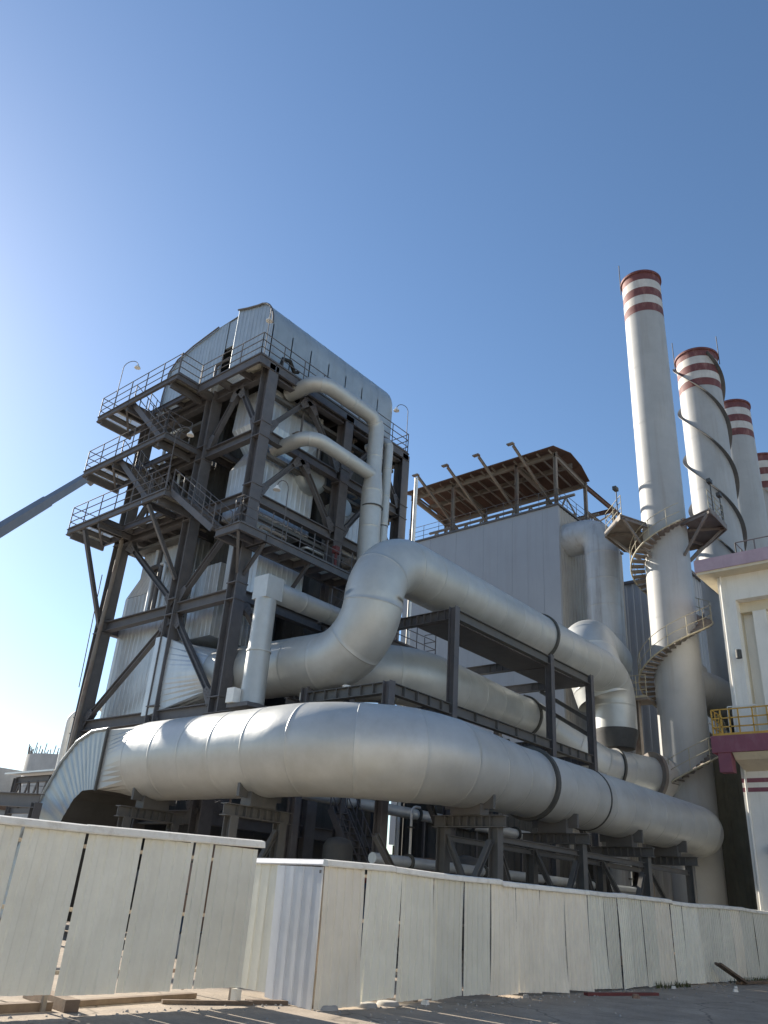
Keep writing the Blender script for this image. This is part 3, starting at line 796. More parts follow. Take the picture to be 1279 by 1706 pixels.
for (p, q) in (((31.1,15.4,8.9),(31.1,17.6,10.3)), ((18.1,15.3,6.9),(20.9,15.3,3.5)), ((27.8,15.3,6.9),(30.9,15.3,3.5)), ((21.3,15.3,3.5),(24.3,15.3,6.9)), ((27.6,15.3,3.5),(24.6,15.3,6.9))):
    MB().ibeam(p, q, 0.16, 0.16).build('brace', 'steel_grey', rk)
MB().ibeam((31.2,15.3,8.2),(31.2,18.5,10.2),0.16,0.16).build('brace', 'steel_grey', rk)
# catwalk with handrail behind the rack
cw = platform(rk, 20.0, 26.5, 19.95, 20.6, 10.9, 0.26, 1.3, 'steel', 'x', 'catwalk')
railing(MB(), [(20.0,20.0,10.9),(26.5,20.0,10.9),(26.5,20.6,10.9)], 1.0, 1.3, 0.02).build('railing', 'rail', cw)

# ------------------------------------------------------------------ filter house with open canopy
fh = thing('filter_house', 'big plain grey box building with a rusty open canopy on its roof', 'building', (38.75, 20.5, 0))
nx = 11
for i in range(nx):          # tall wall sheets on the front
    y0 = 20.5 + 11.6*i/nx; y1 = 20.5 + 11.6*(i+1)/nx
    MB().box((38.75-.004*(i % 2), y0+.004, 4.5), (38.95, y1-.004, 23.5)).build('wall_sheet', 'box_grey', fh)
casing('side_wall', 'box_side', fh, [(38.97,47.5,20.52,32.0,4.5),(38.97,47.5,20.52,32.0,23.45)], 0.35, 0.03)
MB().box((38.66,20.42,23.5),(47.6,32.2,23.62)).build('roof_slab', 'steel', fh)
for y in (20.8,25,29,31.8):
    for x in (39.2,43,47.2):
        MB().ibeam((x,y,0),(x,y,4.48),.4,.4,(0,1,0)).build('leg','steel',fh)
casing('hopper', 'clad_and_shade', fh, [(39.5,47,21.2,31.5,2.0),(39.1,47.3,20.7,31.9,4.45)], 1.0)
# canopy
YC = [20.75, 23.5, 28.45, 31.9]
for y in YC:
    for x in (39.05, 43.0):
        MB().ibeam((x,y,23.62),(x,y,27.3 if x < 40 else 26.9),0.19,0.2,(0,1,0)).build('canopy_post', 'rust_steel', fh)
    MB().ibeam((39.05,y,27.15),(43.0,y,26.75),0.16,0.3).build('canopy_beam', 'rust_steel', fh)
for x, z in ((39.05,27.2),(43.0,26.8),(41.0,27.3)):
    MB().ibeam((x,20.6,z),(x,32.1,z),0.18,0.3).build('canopy_beam', 'rust_steel', fh)
for y in (22.1, 24.6, 27.0, 29.4):
    MB().ibeam((36.3,y,26.95),(43.2,y,23.9),0.12,0.18).build('outrigger_beam', 'rust_steel', fh)
    MB().box((36.1,y-.1,27.0),(36.35,y+.35,27.08)).build('outrigger_tip', 'rust_steel', fh)
for k in range(14):
    y = 20.9 + k*.83
    MB().ibeam((38.5,y,27.3),(43.0,y,26.98),0.07,0.12).build('rafter', 'rust_steel', fh)
prof = [(38.3,27.35),(40.6,27.95),(42.0,27.7),(43.1,27.05)]
k = 10
for j in range(k):
    a = 20.45 + 11.9*j/k; b = 20.45 + 11.9*(j+1)/k - .02
    for (x0,z0),(x1,z1) in zip(prof[:-1], prof[1:]):
        MB().loft([[(x0,a,z0),(x1,a,z1),(x1,b,z1),(x0,b,z0)],[(x0,a,z0+.05),(x1,a,z1+.05),(x1,b,z1+.05),(x0,b,z0+.05)]]).build('roof_panel', 'rust', fh)
# lattice girders standing on the roof
for x in (41.2, 44.5):
    mb = MB()
    mb.bar((x,20.6,25.3),(x,32,25.3),.14).bar((x,20.6,23.9),(x,32,23.9),.14)
    for j in range(9):
        y = 20.6 + j*1.27
        mb.bar((x,y,23.9),(x,y+.63,25.3),.09).bar((x,y+.63,25.3),(x,y+1.27,23.9),.09)
    mb.build('lattice_girder', 'rust_steel', fh)
for y in (20.75, 31.9):            # runway beams carried on past the canopy
    MB().ibeam((43.15,y,26.75),(49.6,y,26.75),0.16,0.3).build('runway_beam', 'rust', fh)
    MB().ibeam((43.15,y,24.9),(47.3,y,24.9),0.12,0.2).build('runway_beam', 'rust_steel', fh)
    MB().ibeam((47.2,y,23.62),(47.2,y,26.6),0.18,0.2,(0,1,0)).build('canopy_post', 'rust_steel', fh)
    MB().bar((43.2,y,23.8),(47.1,y,26.5),0.09).build('canopy_brace', 'rust_steel', fh)
MB().ibeam((47.2,20.75,26.75),(47.2,31.9,26.75),0.16,0.28).build('runway_beam', 'rust', fh)
railing(MB(), [(38.9,32,23.62),(38.9,20.6,23.62),(47.4,20.6,23.62)], 1.1, 1.3, 0.02).build('railing', 'rail', fh)
# beams running out to the chimney platform
for y0, y1 in ((20.7,15.6),(22.0,16.6)):
    MB().ibeam((44.0,y0,23.8),(40.5,y1,20.9),0.2,0.3).build('link_beam', 'rust_steel', fh)
t = thing('sooty_down_duct', 'soot stained duct bending out of the filter house side and dropping down', 'duct', (40.2, 20.4, 21))
path = fillet([(39.9,20.7,21.6),(39.9,18.4,21.6),(39.9,18.4,9.0)], [1.1])
jacketed(t, path, lambda s, p: 1.0, 1.6, 40, 'duct_soot', 'duct_section')
MB().tube([(39.9,18.4,9.05),(39.9,18.4,7.5),(39.9,18.4,0)], [1.0,.5,.5], 24).build('drain_leg', 'duct_soot', t)
goose_lamp('gooseneck lamp in front of the grey filter house wall', (24.9, 20.3, 10.95), 3.6, (-0.45, 0, 0))
t = thing('lamp_mast', 'slim white mast standing between boiler frame and filter house', 'mast', (26.45, 21.5, 0))
MB().rod((26.45,21.5,0),(26.45,21.5,20.0),0.09,10).build('shaft','lamp',t)

# second filter house behind
casing_t = thing('rear_filter_house', 'dark shaded clad box standing behind the tall chimney', 'building', (50, 18, 0))
casing('clad_wall', 'box_grey', casing_t, [(50.5,60,17.2,27,0.02),(50.5,60,17.2,27,22.5)], 0.5, 0.04)
MB().box((50.3,17.0,22.5),(60.2,27.2,22.7)).build('roof_slab','steel',casing_t)

# ------------------------------------------------------------------ chimneys
def chimney(label, x, y, r, H, rods=1, strakes=False, group='red banded chimneys in a row', rodside=1):
    t = thing('chimney', label, 'chimney', (x, y, 0), group)
    n = 56
    def cyl(z0, z1, ra, rb, name, mat, k=1):
        loops = [[(x+(ra+(rb-ra)*j/k)*math.cos(2*math.pi*i/n), y+(ra+(rb-ra)*j/k)*math.sin(2*math.pi*i/n), z0+(z1-z0)*j/k) for i in range(n)] for j in range(k+1)]
        return MB().loft(loops, True, False).build(name, mat, t)
    bt = 3.0                                     # banded height
    k = 9; hz = H - bt                            # shaft courses
    for j in range(k):
        z0, z1 = hz*j/k, hz*(j+1)/k
        cyl(z0, z1, r+.004, r, 'shaft_course', 'chim')
        cyl(z1-.05, z1-.001, r+.008, r+.008, 'weld_seam', 'chim')
    cols = ['chim_red','chim_white','chim_red','chim_white','chim_red']
    for j, c in enumerate(cols):
        cyl(hz+bt*j/5, hz+bt*(j+1)/5, r+.004, r+.004, 'paint_band', c)
    mb = MB()
    c = lambda rr, z: [(x+rr*math.cos(2*math.pi*i/n), y+rr*math.sin(2*math.pi*i/n), z) for i in range(n)]
    mb.loft([c(r+.006,H-.10), c(r+.09,H-.08), c(r+.09,H+.06), c(r-.06,H+.06), c(r-.06,H-2.0)], False, False)
    mb.build('rim', 'chim_red', t)
    for q in range(rods):
        a = R(110 + 180*q)
        bx, by = x+(r+.1)*math.cos(a), y+(r+.1)*math.sin(a)
        MB().rod((bx,by,H-.6),(bx+.02,by,H+1.8),0.03,6).build('lightning_rod','rail',t)
    if strakes:
        for s0 in range(3):
            mb = MB(); vs = []; m = 90
            for i in range(m+1):
                a = 2*math.pi*s0/3 + 2*math.pi*1.7*i/m + R(105)
                z = H-.4 - 19.0*i/m
                d = Vector((math.cos(a), math.sin(a), 0))
                for (rr, dz) in ((r-.02,.02),(r+.26,.02),(r+.26,-.02),(r-.02,-.02)):
                    vs.append((x+d.x*rr, y+d.y*rr, z+dz))
            mb.add(vs, [(4*i+j, 4*i+(j+1)%4, 4*i+4+(j+1)%4, 4*i+4+j) for i in range(m) for j in range(4)])
            mb.build('helical_strake', 'steel_grey', t)  # dark steel colour puts the fins' underside shade on every face
    return t
CHX, CHY, CHR = 38.6, 14.2, 1.13
ch = chimney('tallest looking slender chimney with a spiral stair and ring platform', CHX, CHY, CHR, 37.2)
c2 = chimney('thick chimney with helical fins right behind the stair chimney', 47.8, 14.2, 1.36, 37.0, 2, True)
c3 = chimney('plain banded chimney, third in the row, partly hidden by the finned one', 54.9, 14.2, 1.25, 36.8)
c4 = chimney('finned chimney cut off by the right edge of the photo', 60.8, 14.2, 1.36, 35.0, 1, True)

# spiral stair on the first chimney: pitch 6 m per turn, goes down from right to left across the front
PITCH, ZF = 6.0, 19.55        # height of the tread at the front (azimuth 200 deg)
def helix(z, r):
    a = R(200 + (z-ZF)/PITCH*360)
    return Vector((CHX + r*math.cos(a), CHY + r*math.sin(a), z)), a
z = 20.15; tread_mesh = None; i = 0
while z > 5.6:
    p, a = helix(z, CHR)
    if tread_mesh is None:
        m = MB()
        m.box((0.02, -.15, -.03), (0.70, .15, 0.0)); m.box((0.02, -.15, -.1), (0.70, -.12, -.03))
        o = m.build('stair_tread', 'rust_steel'); o.parent = ch; tread_mesh = o.data
    else:
        o = bpy.data.objects.new('stair_tread', tread_mesh); col.objects.link(o); o.parent = ch
    o.location = (p.x-CHX, p.y-CHY, z); o.rotation_euler = (0, 0, a)
    z -= 0.176
rl = MB()
for r0, hs in ((CHR+.72, (0.0, 0.5, 1.0)),):
    zs = [5.7 + 0.12*k for k in range(int((20.15-5.7)/.12))]
    for h in hs:
        rl.tube([helix(zz, r0)[0] + Vector((0,0,h)) for zz in zs], 0.018 if h else 0.045, 5)
    for k, zz in enumerate(zs[::4]):
        p, a = helix(zz, r0); rl.rod(p, p+Vector((0,0,1.0)), 0.02, 5)
rl.build('stair_railing', 'dull_yellow', ch)
# ring platform, eight sided
n = 8; zt = 20.3
def octo(r, z): return [(CHX+r*math.cos(R(22.5+45*i)), CHY+r*math.sin(R(22.5+45*i)), z) for i in range(n)]
KEEP = [i for i in range(n) if not 150 < (45+45*i) % 360 < 250]
o8 = octo(3.06, zt-.1); ip = octo(CHR+.12, zt); op = octo(3.05, zt)
for i in KEEP:
    j = (i+1) % n
    q = [ip[i], op[i], op[j], ip[j]]
    MB().loft([[(a, b, zt-.02) for a, b, c in q], [(a, b, zt+.05) for a, b, c in q]]).build('ring_platform_plate', 'rust_steel', ch)
    MB().bar(o8[i], o8[j], 0.06, 0.3).build('platform_edge', 'rust_steel', ch)
br = MB()
for i in sorted(set(KEEP + [(i+1) % n for i in KEEP])):
    a = R(22.5+45*i)
    br.bar((CHX+CHR*math.cos(a), CHY+CHR*math.sin(a), zt-1.9), (CHX+2.9*math.cos(a), CHY+2.9*math.sin(a), zt-.15), 0.1, 0.12)
    br.bar((CHX+CHR*math.cos(a), CHY+CHR*math.sin(a), zt-.17), (CHX+3.0*math.cos(a), CHY+3.0*math.sin(a), zt-.17), 0.1, 0.14)
br.build('platform_bracket', 'rust_steel', ch)
pr = MB()
for i in KEEP: railing(pr, [octo(2.98, zt+.06)[i], octo(2.98, zt+.06)[(i+1) % n]], 1.1, 1.2, 0.022)
pr.build('platform_railing', 'dull_yellow', ch)
for (a, rr) in ((150, 2.9), (290, 2.9), (255, 2.95)):
    px_, py_ = CHX+rr*math.cos(R(a)), CHY+rr*math.sin(R(a))
    MB().rod((px_,py_,zt+.06),(px_,py_,zt+1.7),0.03,6).box((px_-.25,py_-.1,zt+1.6),(px_+.1,py_+.1,zt+1.8)).build('floodlight', 'band', ch)
# landing at the left with its post
la, = (R(112),)
lx, ly = CHX + 1.75*math.cos(la), CHY + 1.75*math.sin(la)
MB().box((lx-.6,ly-.5,11.1),(lx+.6,ly+.6,11.2)).build('stair_landing', 'rust_steel', ch)
railing(MB(), [(lx+.6,ly+.55,11.2),(lx-.58,ly+.55,11.2),(lx-.58,ly-.45,11.2)], 1.1, 0.6, 0.022).build('landing_railing', 'dull_yellow', ch)
MB().ibeam((lx-.3,ly+.2,0),(lx-.3,ly+.2,11.1),.3,.3,(0,1,0)).build('landing_post', 'rust_steel', ch)
# side outlet going behind the white building
path = fillet([(38.6,14.2,12.0),(41.5,13.6,12.0),(47.2,13.5,11.6)], [4.0])
jacketed(ch, path, lambda s, p: 1.02, 1.5, 40, 'chim', 'outlet_section')
MB().tube([(38.9,14.1,13.5),(39.9,13.95,12.7)], [0.4,0.75], 24, False).build('outlet_fillet', 'chim', ch)

# ------------------------------------------------------------------ white building at the right
wb = thing('office_building', 'white rendered building with purple trim, roof eave and railed balcony', 'building', (35, 10.6, 0))
WX = 35.0
def wbox(a, b, mat, name='wall'): return MB().box(a, b).build(name, mat, wb)
wbox((WX, 10.05, 0), (WX+.5, 10.72, 15.6), 'white')                  # corner pier
wbox((WX, 2.0, 14.45), (WX+.5, 10.05, 15.6), 'white')                # above the bay
wbox((WX, 2.0, 0), (WX+.5, 10.05, 8.2), 'white')                     # below the bay
wbox((WX+.9, 2.0, 8.2), (WX+1.1, 10.05, 14.45), 'white', 'bay_wall')
wbox((WX+.5, 9.0, 8.2), (WX+.9, 9.55, 14.0), 'white', 'bay_pier')
wbox((WX+.5, 10.05, 8.2), (WX+.9, 10.12, 14.45), 'cream', 'bay_reveal')
wbox((WX+.5, 2.0, 14.0), (WX+.89, 10.05, 14.45), 'cream', 'bay_soffit')
f = wbox((WX+.84, 7.0, 8.8), (WX+.9, 8.85, 13.2), 'white', 'window_frame')
MB().box((WX+.82, 7.1, 8.9), (WX+.838, 8.0, 13.1)).build('pane', 'glass', f)
MB().box((WX+.82, 8.08, 8.9), (WX+.838, 8.78, 13.1)).build('pane', 'glass', f)
wbox((WX+.5, 10.3, 0), (47, 10.7, 15.6), 'white', 'flank_wall')
wbox((WX-.75, 1.5, 15.6), (48, 11.35, 15.72), 'cream', 'soffit')
wbox((WX-.8, 1.4, 15.72), (48, 11.4, 16.3), 'lilac', 'roof_eave')
wbox((WX-1.4, 2.0, 7.75), (WX-.002, 11.3, 8.4), 'purple', 'balcony_slab')
wbox((WX-1.35, 10.6, 7.0), (WX-.9, 11.1, 7.75), 'purple', 'balcony_bracket')
MB().loft([[(WX-1.3,2.0,7.74),(WX,2.0,7.74),(WX,2.0,7.2),(WX-1.0,2.0,7.5)],[(WX-1.3,10.55,7.74),(WX,10.55,7.74),(WX,10.55,7.2),(WX-1.0,10.55,7.5)]]).build('balcony_soffit', 'cream', wb)
for z in (6.42, 6.78):
    wbox((WX-.02, 2.0, z), (WX-.003, 10.72, z+.16), 'purple', 'purple_stripe')
wbox((WX-.35, 2.0, 4.15), (WX-.003, 9.95, 4.45), 'lilac', 'window_hood')
rl = MB()
zb = 8.4
for y in [11.2, 10.85, 10.5, 10.15, 9.6, 9.05, 8.5, 7.95, 7.4]:
    rl.bar((WX-1.3,y,zb),(WX-1.3,y,zb+1.05),0.05)
for h in (0.35, 0.7, 1.05): rl.bar((WX-1.3,11.2,zb+h),(WX-1.3,3,zb+h),0.05)
rl.bar((WX-1.3,11.2,zb+.05),(WX-1.3,3,zb+.05),0.1,0.1)
for x in (-1.3,-.9,-.5,-.1): rl.bar((WX+x,11.2,zb),(WX+x,11.2,zb+1.05),0.045)
for h in (0.35, 0.7, 1.05): rl.bar((WX-1.3,11.2,zb+h),(WX-.05,11.2,zb+h),0.04)
rl.build('balcony_railing', 'yellow', wb)
r2 = MB()
for y in (10.75, 10.55, 9.6): r2.bar((WX-.6,y,zb),(WX-.6,y,zb+1.3),0.04)
r2.bar((WX-.6,10.75,zb+1.3),(WX-.6,9.6,zb+1.3),0.045)
r2.build('inner_handrail', 'lamp', wb)
MB().rod((WX-.1,10.1,11.9),(WX-.35,10.1,11.9),0.05,8).rod((WX-.35,10.1,11.75),(WX-.35,10.1,12.1),0.13,10).build('wall_lamp', 'band', wb)
rr = MB(); railing(rr, [(WX-.5,8.0,16.3),(WX-.5,9.6,16.3),(WX+2,9.6,16.3)], 0.6, 0.8, 0.03, (0.6,), False); rr.build('roof_railing', 'rail', wb)
MB().rod((WX-.08,10.55,0),(WX-.08,10.55,7.7),0.05,10).rod((WX-.08,10.55,8.42),(WX-.08,10.55,15.6),0.05,10).build('drainpipe','white',wb)
# dark hall in the shade beyond the building's corner
dk = thing('shaded_hall', 'dark hall wall in deep shade between chimney foot and white building', 'building', (43, 11, 0))
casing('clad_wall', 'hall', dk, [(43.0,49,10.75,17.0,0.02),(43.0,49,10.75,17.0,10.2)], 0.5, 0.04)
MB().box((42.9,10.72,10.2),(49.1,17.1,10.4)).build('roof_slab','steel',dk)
cn = thing('concrete_plinth', 'grey concrete plinth block at the chimney foot beside the dark hall', 'plinth', (41, 11.8, 0))
MB().box((40.6,11.2,0),(42.6,12.6,2.0)).build('block','concrete',cn)
for k in range(4): MB().box((40.2-.0*k,11.3,0.02+k*.5),(40.58,12.5,.4+k*.5)).build('rung_step','rust_steel',cn)

# stair from the spiral up to the balcony level is part of the helix; link bridge to balcony
br_ = thing('link_bridge', 'small curved steel stair bridge from the chimney to the yellow railed balcony', 'bridge', (37.5, 12, 8))
MB().box((WX-.002+.6,10.8,8.2),(38.4,11.9,8.3)).build('deck','rust_steel',br_)
railing(MB(), [(36.0,11.85,8.3),(37.4,11.85,8.3)], 1.1, 0.5, 0.02).build('railing','dull_yellow',br_)

# ------------------------------------------------------------------ dark hall added as a shade backdrop, and odds and ends under the ducts
mh = thing('backdrop_hall', 'low dark hall added as a shade backdrop behind the duct trestles', 'building', (27, 20.8, 0))
casing('hall_wall', 'clad_and_shade', mh, [(27.0,38.4,20.3,22,0.02),(27.0,38.4,20.3,22,6.4)], 0.5, 0.04)
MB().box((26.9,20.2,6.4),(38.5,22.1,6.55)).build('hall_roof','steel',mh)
for i, x in enumerate((28.6, 31.4, 34.2)):
    f = MB().box((x,20.24,1.5),(x+1.4,20.262,3.2)).build('window_frame','steel_grey',mh)
    MB().box((x+.08,20.225,1.58),(x+1.32,20.239,3.12)).build('pane','glass',mh)
def fan(label, x, y, r, mat):
    t = thing('draught_fan', label, 'fan', (x, y, 0), 'fans on the ground under the ducts')
    MB().tube([(x,y-.45,r+.5),(x,y-.4,r+.5),(x,y+.4,r+.5),(x,y+.45,r+.5)],[r*.9,r,r,r*.9],28).build('casing',mat,t)
    MB().tube([(x,y-.46,r+.5),(x,y-.9,r+.5)],[r*.45,r*.6],22).build('inlet',mat,t)
    MB().box((x-r,y-.5,0),(x+r,y+.5,.45)).build('plinth','concrete',t)
    MB().rod((x,y+.45,r+.5),(x,y+1.1,r+.5),.12).box((x-.4,y+1.1,.46),(x+.4,y+2.1,r+.9)).build('motor','blue',t)
    return t
fan('rusty brown fan casing on the ground below the left end of the duct', 15.6, 18.6, 1.15, 'brown')
fan('brown fan casing on the ground behind the second trestle', 22.4, 17.2, 1.2, 'brown')
fan('grey fan casing on the ground near the chimney end of the duct', 30.3, 17.3, 1.2, 'steel_grey')
def tank(label, x, y, r, h, mat):
    t = thing('storage_tank', label, 'tank', (x, y, 0), 'upright tanks under the ducts')
    MB().tube([(x,y,.3),(x,y,h-.25),(x,y,h-.08),(x,y,h)],[r,r,r*.8,r*.2],28).build('shell',mat,t)
    for k in range(3):
        a = 2.1*k; MB().box((x+r*.8*math.cos(a)-.06,y+r*.8*math.sin(a)-.06,0),(x+r*.8*math.cos(a)+.06,y+r*.8*math.sin(a)+.06,.4)).build('leg','steel',t)
    ring(t,(x,y,h*.5),(0,0,1),r-.01,r+.03,.08)
    return t
tank('grey upright tank in the gloom under the duct bend', 18.9, 17.6, 0.45, 3.2, 'steel_grey')
tank('grey upright tank behind the trestle near the dark flange ring', 25.6, 17.6, 0.6, 3.2, 'steel_grey')
for j, (x, y, h, m, lb) in enumerate(((13.2,18.4,2.75,'lamp','slim white standpipe left of the fan below the duct'), (14.0,18.2,2.75,'lamp','slim white standpipe in front of the rusty fan'),
                              (20.2,15.9,4.2,'lamp','slim white standpipe beside the tank under the bend'), (16.9,20.4,5.2,'rust_steel','rust streaked standpipe under the boiler corner'), (33.5,15.0,3.6,'lamp','slim white standpipe near the last trestle'))):
    t = thing('standpipe', lb, 'pipe', (x, y, 0), 'thin pipes under the ducts')
    MB().tube(fillet([(x,y,0),(x,y,h),(x+.4,y,h)],[.2]),0.04,10).build('pipe',m,t)
    ring(t,(x,y,1.4),(0,0,1),.05,.11,.04); ring(t,(x,y,h-.6),(0,0,1),.05,.11,.04)
# red ladder stair behind the trestle
t = thing('ground_stair', 'dark steel stair in the shadows behind the fence', 'stair', (20.3, 18.6, 0))
flight(t, (20.3,19.4,4.2), (20.3,16.6,0.1), (1,0,0), 0.8, 'steel')
# horizontal service pipes along the trestles
for (z, y, r, m, lb) in ((2.55,14.6,0.14,'clad','silver service pipe running low behind the trestles'), (2.05,14.9,0.1,'red_steel','thin red service pipe running low behind the trestles'), (4.6,20.0,0.2,'clad','silver service pipe along the hall front')):
    t = thing('service_pipe', lb, 'pipe', (17, y, z))
    x1 = 34.0
    MB().tube([(17,y,z),(25,y,z),(x1,y,z)], r, 14).build('pipe', m, t)
    for k in range(5):
        x = 18.5+k*3.6; ring(t,(x,y,z),(1,0,0),r*.95,r*1.5,.06)
        MB().bar((x+.5,y,0),(x+.5,y,z-r),.09).build('stanchion','steel',t)
# control cabinets
for x, y, lb in ((26.6,16.4,'pale control cabinet in the shade behind the trestles'), (17.9,20.9,'pale control cabinet under the boiler corner')):
    t = thing('control_cabinet', lb, 'cabinet', (x,y,0))
    b = MB().box((x,y,.1),(x+1,y+.5,2.0)).build('body','fence',t)
    MB().box((x+.04,y-.02,.15),(x+.48,y-.002,1.95)).build('door','fence',t); MB().box((x+.52,y-.02,.15),(x+.96,y-.002,1.95)).build('door','fence',t)
    MB().box((x-.02,y-.03,0),(x+1.02,y+.53,.098)).build('plinth','concrete',t)

# ------------------------------------------------------------------ sheet fences
def sheet(parent, p, u, w, h, z0, mat, ribs=4, dep=0.022, lean=0.0, bow=0.0, twist=0.0, curl=0.0, slope=0.0, name='panel'):
    """one corrugated sheet hanging from p, along u; lean shifts the foot sideways, curl lifts the foot outwards"""
    p = Vector(p); u = Vector(u).normalized(); nrm = Vector((u.y, -u.x, 0))
    prof = []
    for i in range(ribs):
        for t, o in ((0.0,0),(0.46,0),(0.54,1),(0.92,1)):
            prof.append(((i+t)/ribs, o))
    prof.append((1.0, 0)); nv = 9
    vs = []
    for j in range(nv+1):
        v = j/nv
        for (t, o) in prof:
            side = lean*v
            out = dep*o + bow*math.sin(math.pi*v) + twist*(t-.5)*v + curl*max(0, v-.55)**2*4*(t**1.5)
            zz = z0 + h*(1-v) + slope*(t-.5)*v
            vs.append(p + u*(t*w + side) + nrm*out + Vector((0,0,zz)))
    m = len(prof)
    mb = MB().add(vs, [(j*m+i, j*m+i+1, (j+1)*m+i+1, (j+1)*m+i) for j in range(nv) for i in range(m-1)], False)
    return mb.build(name, mat, parent)
def cap(parent, a, b, ht=0.11, dp=0.10, mat='cap', sag=0.0):
    a = Vector(a); b = Vector(b); u = (b-a).normalized(); nrm = Vector((u.y,-u.x,0)).normalized()
    loops = []
    for k in range(7):
        c = a + (b-a)*(k/6) + Vector((0,0,-sag*math.sin(math.pi*k/6)))
        loops.append([c - nrm*dp*.6 + Vector((0,0,-ht)), c + nrm*dp*.55 + Vector((0,0,-ht)), c + nrm*dp*.6 + Vector((0,0,-ht+.02)), c + nrm*dp*.42 + Vector((0,0,-.02)), c - nrm*dp*.5])
    return MB().loft(loops).build('capping', mat, parent)
rnd = random.Random(3)
# left run, raised on blocks
fl = thing('sheet_fence', 'white corrugated sheet fence run at the left, propped up on timbers', 'fence', (7.6, 11.0, 0))
xs = [3.8, 4.75, 5.68, 6.64, 7.58, 8.53, 8.92, 9.88]
for i, (a, b) in enumerate(zip(xs[:-1], xs[1:])):
    sheet(fl, (a+.012, 11.0, 0), (1,0,0), b-a-.045, 2.0, 0.2+rnd.uniform(-.01,.02), 'fence', 4 if b-a > .5 else 2, 0.022, rnd.uniform(-.035,.0), 0, 0.02, 0, 0)
cap(fl, (3.8,10.98,2.25), (6.62,10.98,2.28)); cap(fl, (6.60,10.975,2.285), (9.93,10.975,2.37), .12)
for z in (0.45, 1.2, 2.0):
    MB().bar((3.8,11.09,z),(9.85,11.09,z),0.05,0.05).build('rail', 'rust_steel', fl)
for x in (3.9, 6.6, 9.8):
    MB().bar((x,11.15,0),(x,11.15,2.2),0.06,0.06).build('post', 'rust_steel', fl)
    MB().bar((x,11.18,1.9),(x,12.4,0.05),0.05,0.05).build('strut', 'rust_steel', fl)
# corner return
fr_ = thing('sheet_fence', 'short sheet fence return with blue skylit shade in its colour, between the left run and the long run', 'fence', (10.45, 11, 0))
sheet(fr_, (10.62, 12.15, 0), (-.03,-1,0), 0.95, 2.02, 0.1, 'fence', 4, 0.016)
sheet(fr_, (10.50, 11.17, 0), (-.03,-1,0), 1.15, 2.0, 0.02, 'fence_skylit', 5, 0.016, 0.02, 0.0, 0.03, 0.0, -.05)
cap(fr_, (10.64,12.2,2.13), (10.46,9.98,2.14), .1, .1, 'fence_skylit')
for z in (0.5, 1.9): MB().bar((10.74,12.1,z),(10.64,10.1,z),0.05,0.05).build('rail','rust_steel',fr_)
# long run
fg = thing('sheet_fence', 'long white corrugated sheet fence run in front of the duct trestles', 'fence', (22, 9.95, 0))
xs = [10.40, 11.45, 12.45, 13.44, 14.44, 15.40, 16.36, 17.38, 18.5, 19.65, 20.49, 21.27, 21.91, 22.73, 23.62, 24.69, 25.53, 26.75, 27.75, 28.64, 29.6, 30.57, 31.86, 32.8, 33.65, 34.6]
mats = ['fence_warm','fence','fence','fence','fence','fence_warm','fence_warm','fence_warm','fence_warm','fence','fence','fence','fence','fence','fence_warm','fence','fence','fence','fence','fence','fence_warm','fence','fence','fence','fence']
for i, (a, b) in enumerate(zip(xs[:-1], xs[1:])):
    lean = (0.02 if i < 8 else 0.12) + rnd.uniform(-.012,.012)
    if i == 1: lean = -.05
    z0 = 0.03 if i else 0.0
    if i in (1, 4): z0 = 0.07
    gap = (0.06, 0.045, 0.055, 0.04)[i % 4] + (0.02 if i > 8 else 0) if i not in (14, 15) else 0.10
    sheet(fg, (a+.01+lean*-.2, 9.95 + rnd.uniform(-.01,.01), 0), (1,0,0), b-a-gap+.0, 2.02, z0+rnd.uniform(0,.03), mats[i], 5, 0.024,
          lean, rnd.uniform(-.02,.02), rnd.uniform(-.05,.05), (0.10 if i == 0 else rnd.uniform(0,.05)), rnd.uniform(-.06,.06))
cuts = [10.40, 12.2, 15.75, 19.66, 21.75, 24.7, 27.6, 31.0, 34.6]
for i, (a, b) in enumerate(zip(cuts[:-1], cuts[1:])):
    za = 2.14 + .02*math.sin(i*2.1); zb_ = 2.15 + .02*math.sin(i*2.1+1)
    cap(fg, (a, 9.93, za), (b-.01, 9.93, zb_), .11, .10, 'cap', .02 if i % 2 else 0.0)
for z in (0.5, 1.25, 1.95):
    MB().bar((10.45,10.08,z),(34.6,10.08,z),0.05,0.05).build('rail','rust_steel',fg)
for k in range(10):
    x = 10.6 + k*2.65
    MB().bar((x,10.14,0),(x,10.14,2.1),0.06,0.06).build('post','rust_steel',fg)
    MB().bar((x,10.17,1.8),(x,11.2,0.05),0.05,0.05).build('strut','rust_steel',fg)

# ------------------------------------------------------------------ things lying on the ground
def lying(name, label, cat, p, q, w, h, mat):
    o = MB().bar(p, q, w, h).build(name, mat)
    return tag(o, label, cat)
lying('timber_baulk', 'brown timber baulk under the left fence near the photo edge', 'timber', (4.6,11.2,0.05), (6.75,11.25,0.05), 0.16, 0.1, 'wood')
lying('timber_baulk', 'timber baulk pointing out from under the left fence, end grain showing', 'timber', (6.9,10.95,0.075), (7.1,12.4,0.075), 0.2, 0.14, 'wood')
lying('timber_plank', 'long plank propping the right part of the left fence', 'timber', (7.2,11.45,0.04), (9.5,11.7,0.04), 0.14, 0.07, 'wood')
lying('timber_plank', 'brown plank lying towards the fence corner', 'timber', (8.6,11.3,0.03), (9.9,10.75,0.03), 0.09, 0.05, 'wood')
lying('wood_block', 'upright pale wood block under the right end of the left fence', 'block', (9.72,10.95,0.0), (9.72,10.95,0.2), 0.13, 0.1, 'fence_warm')
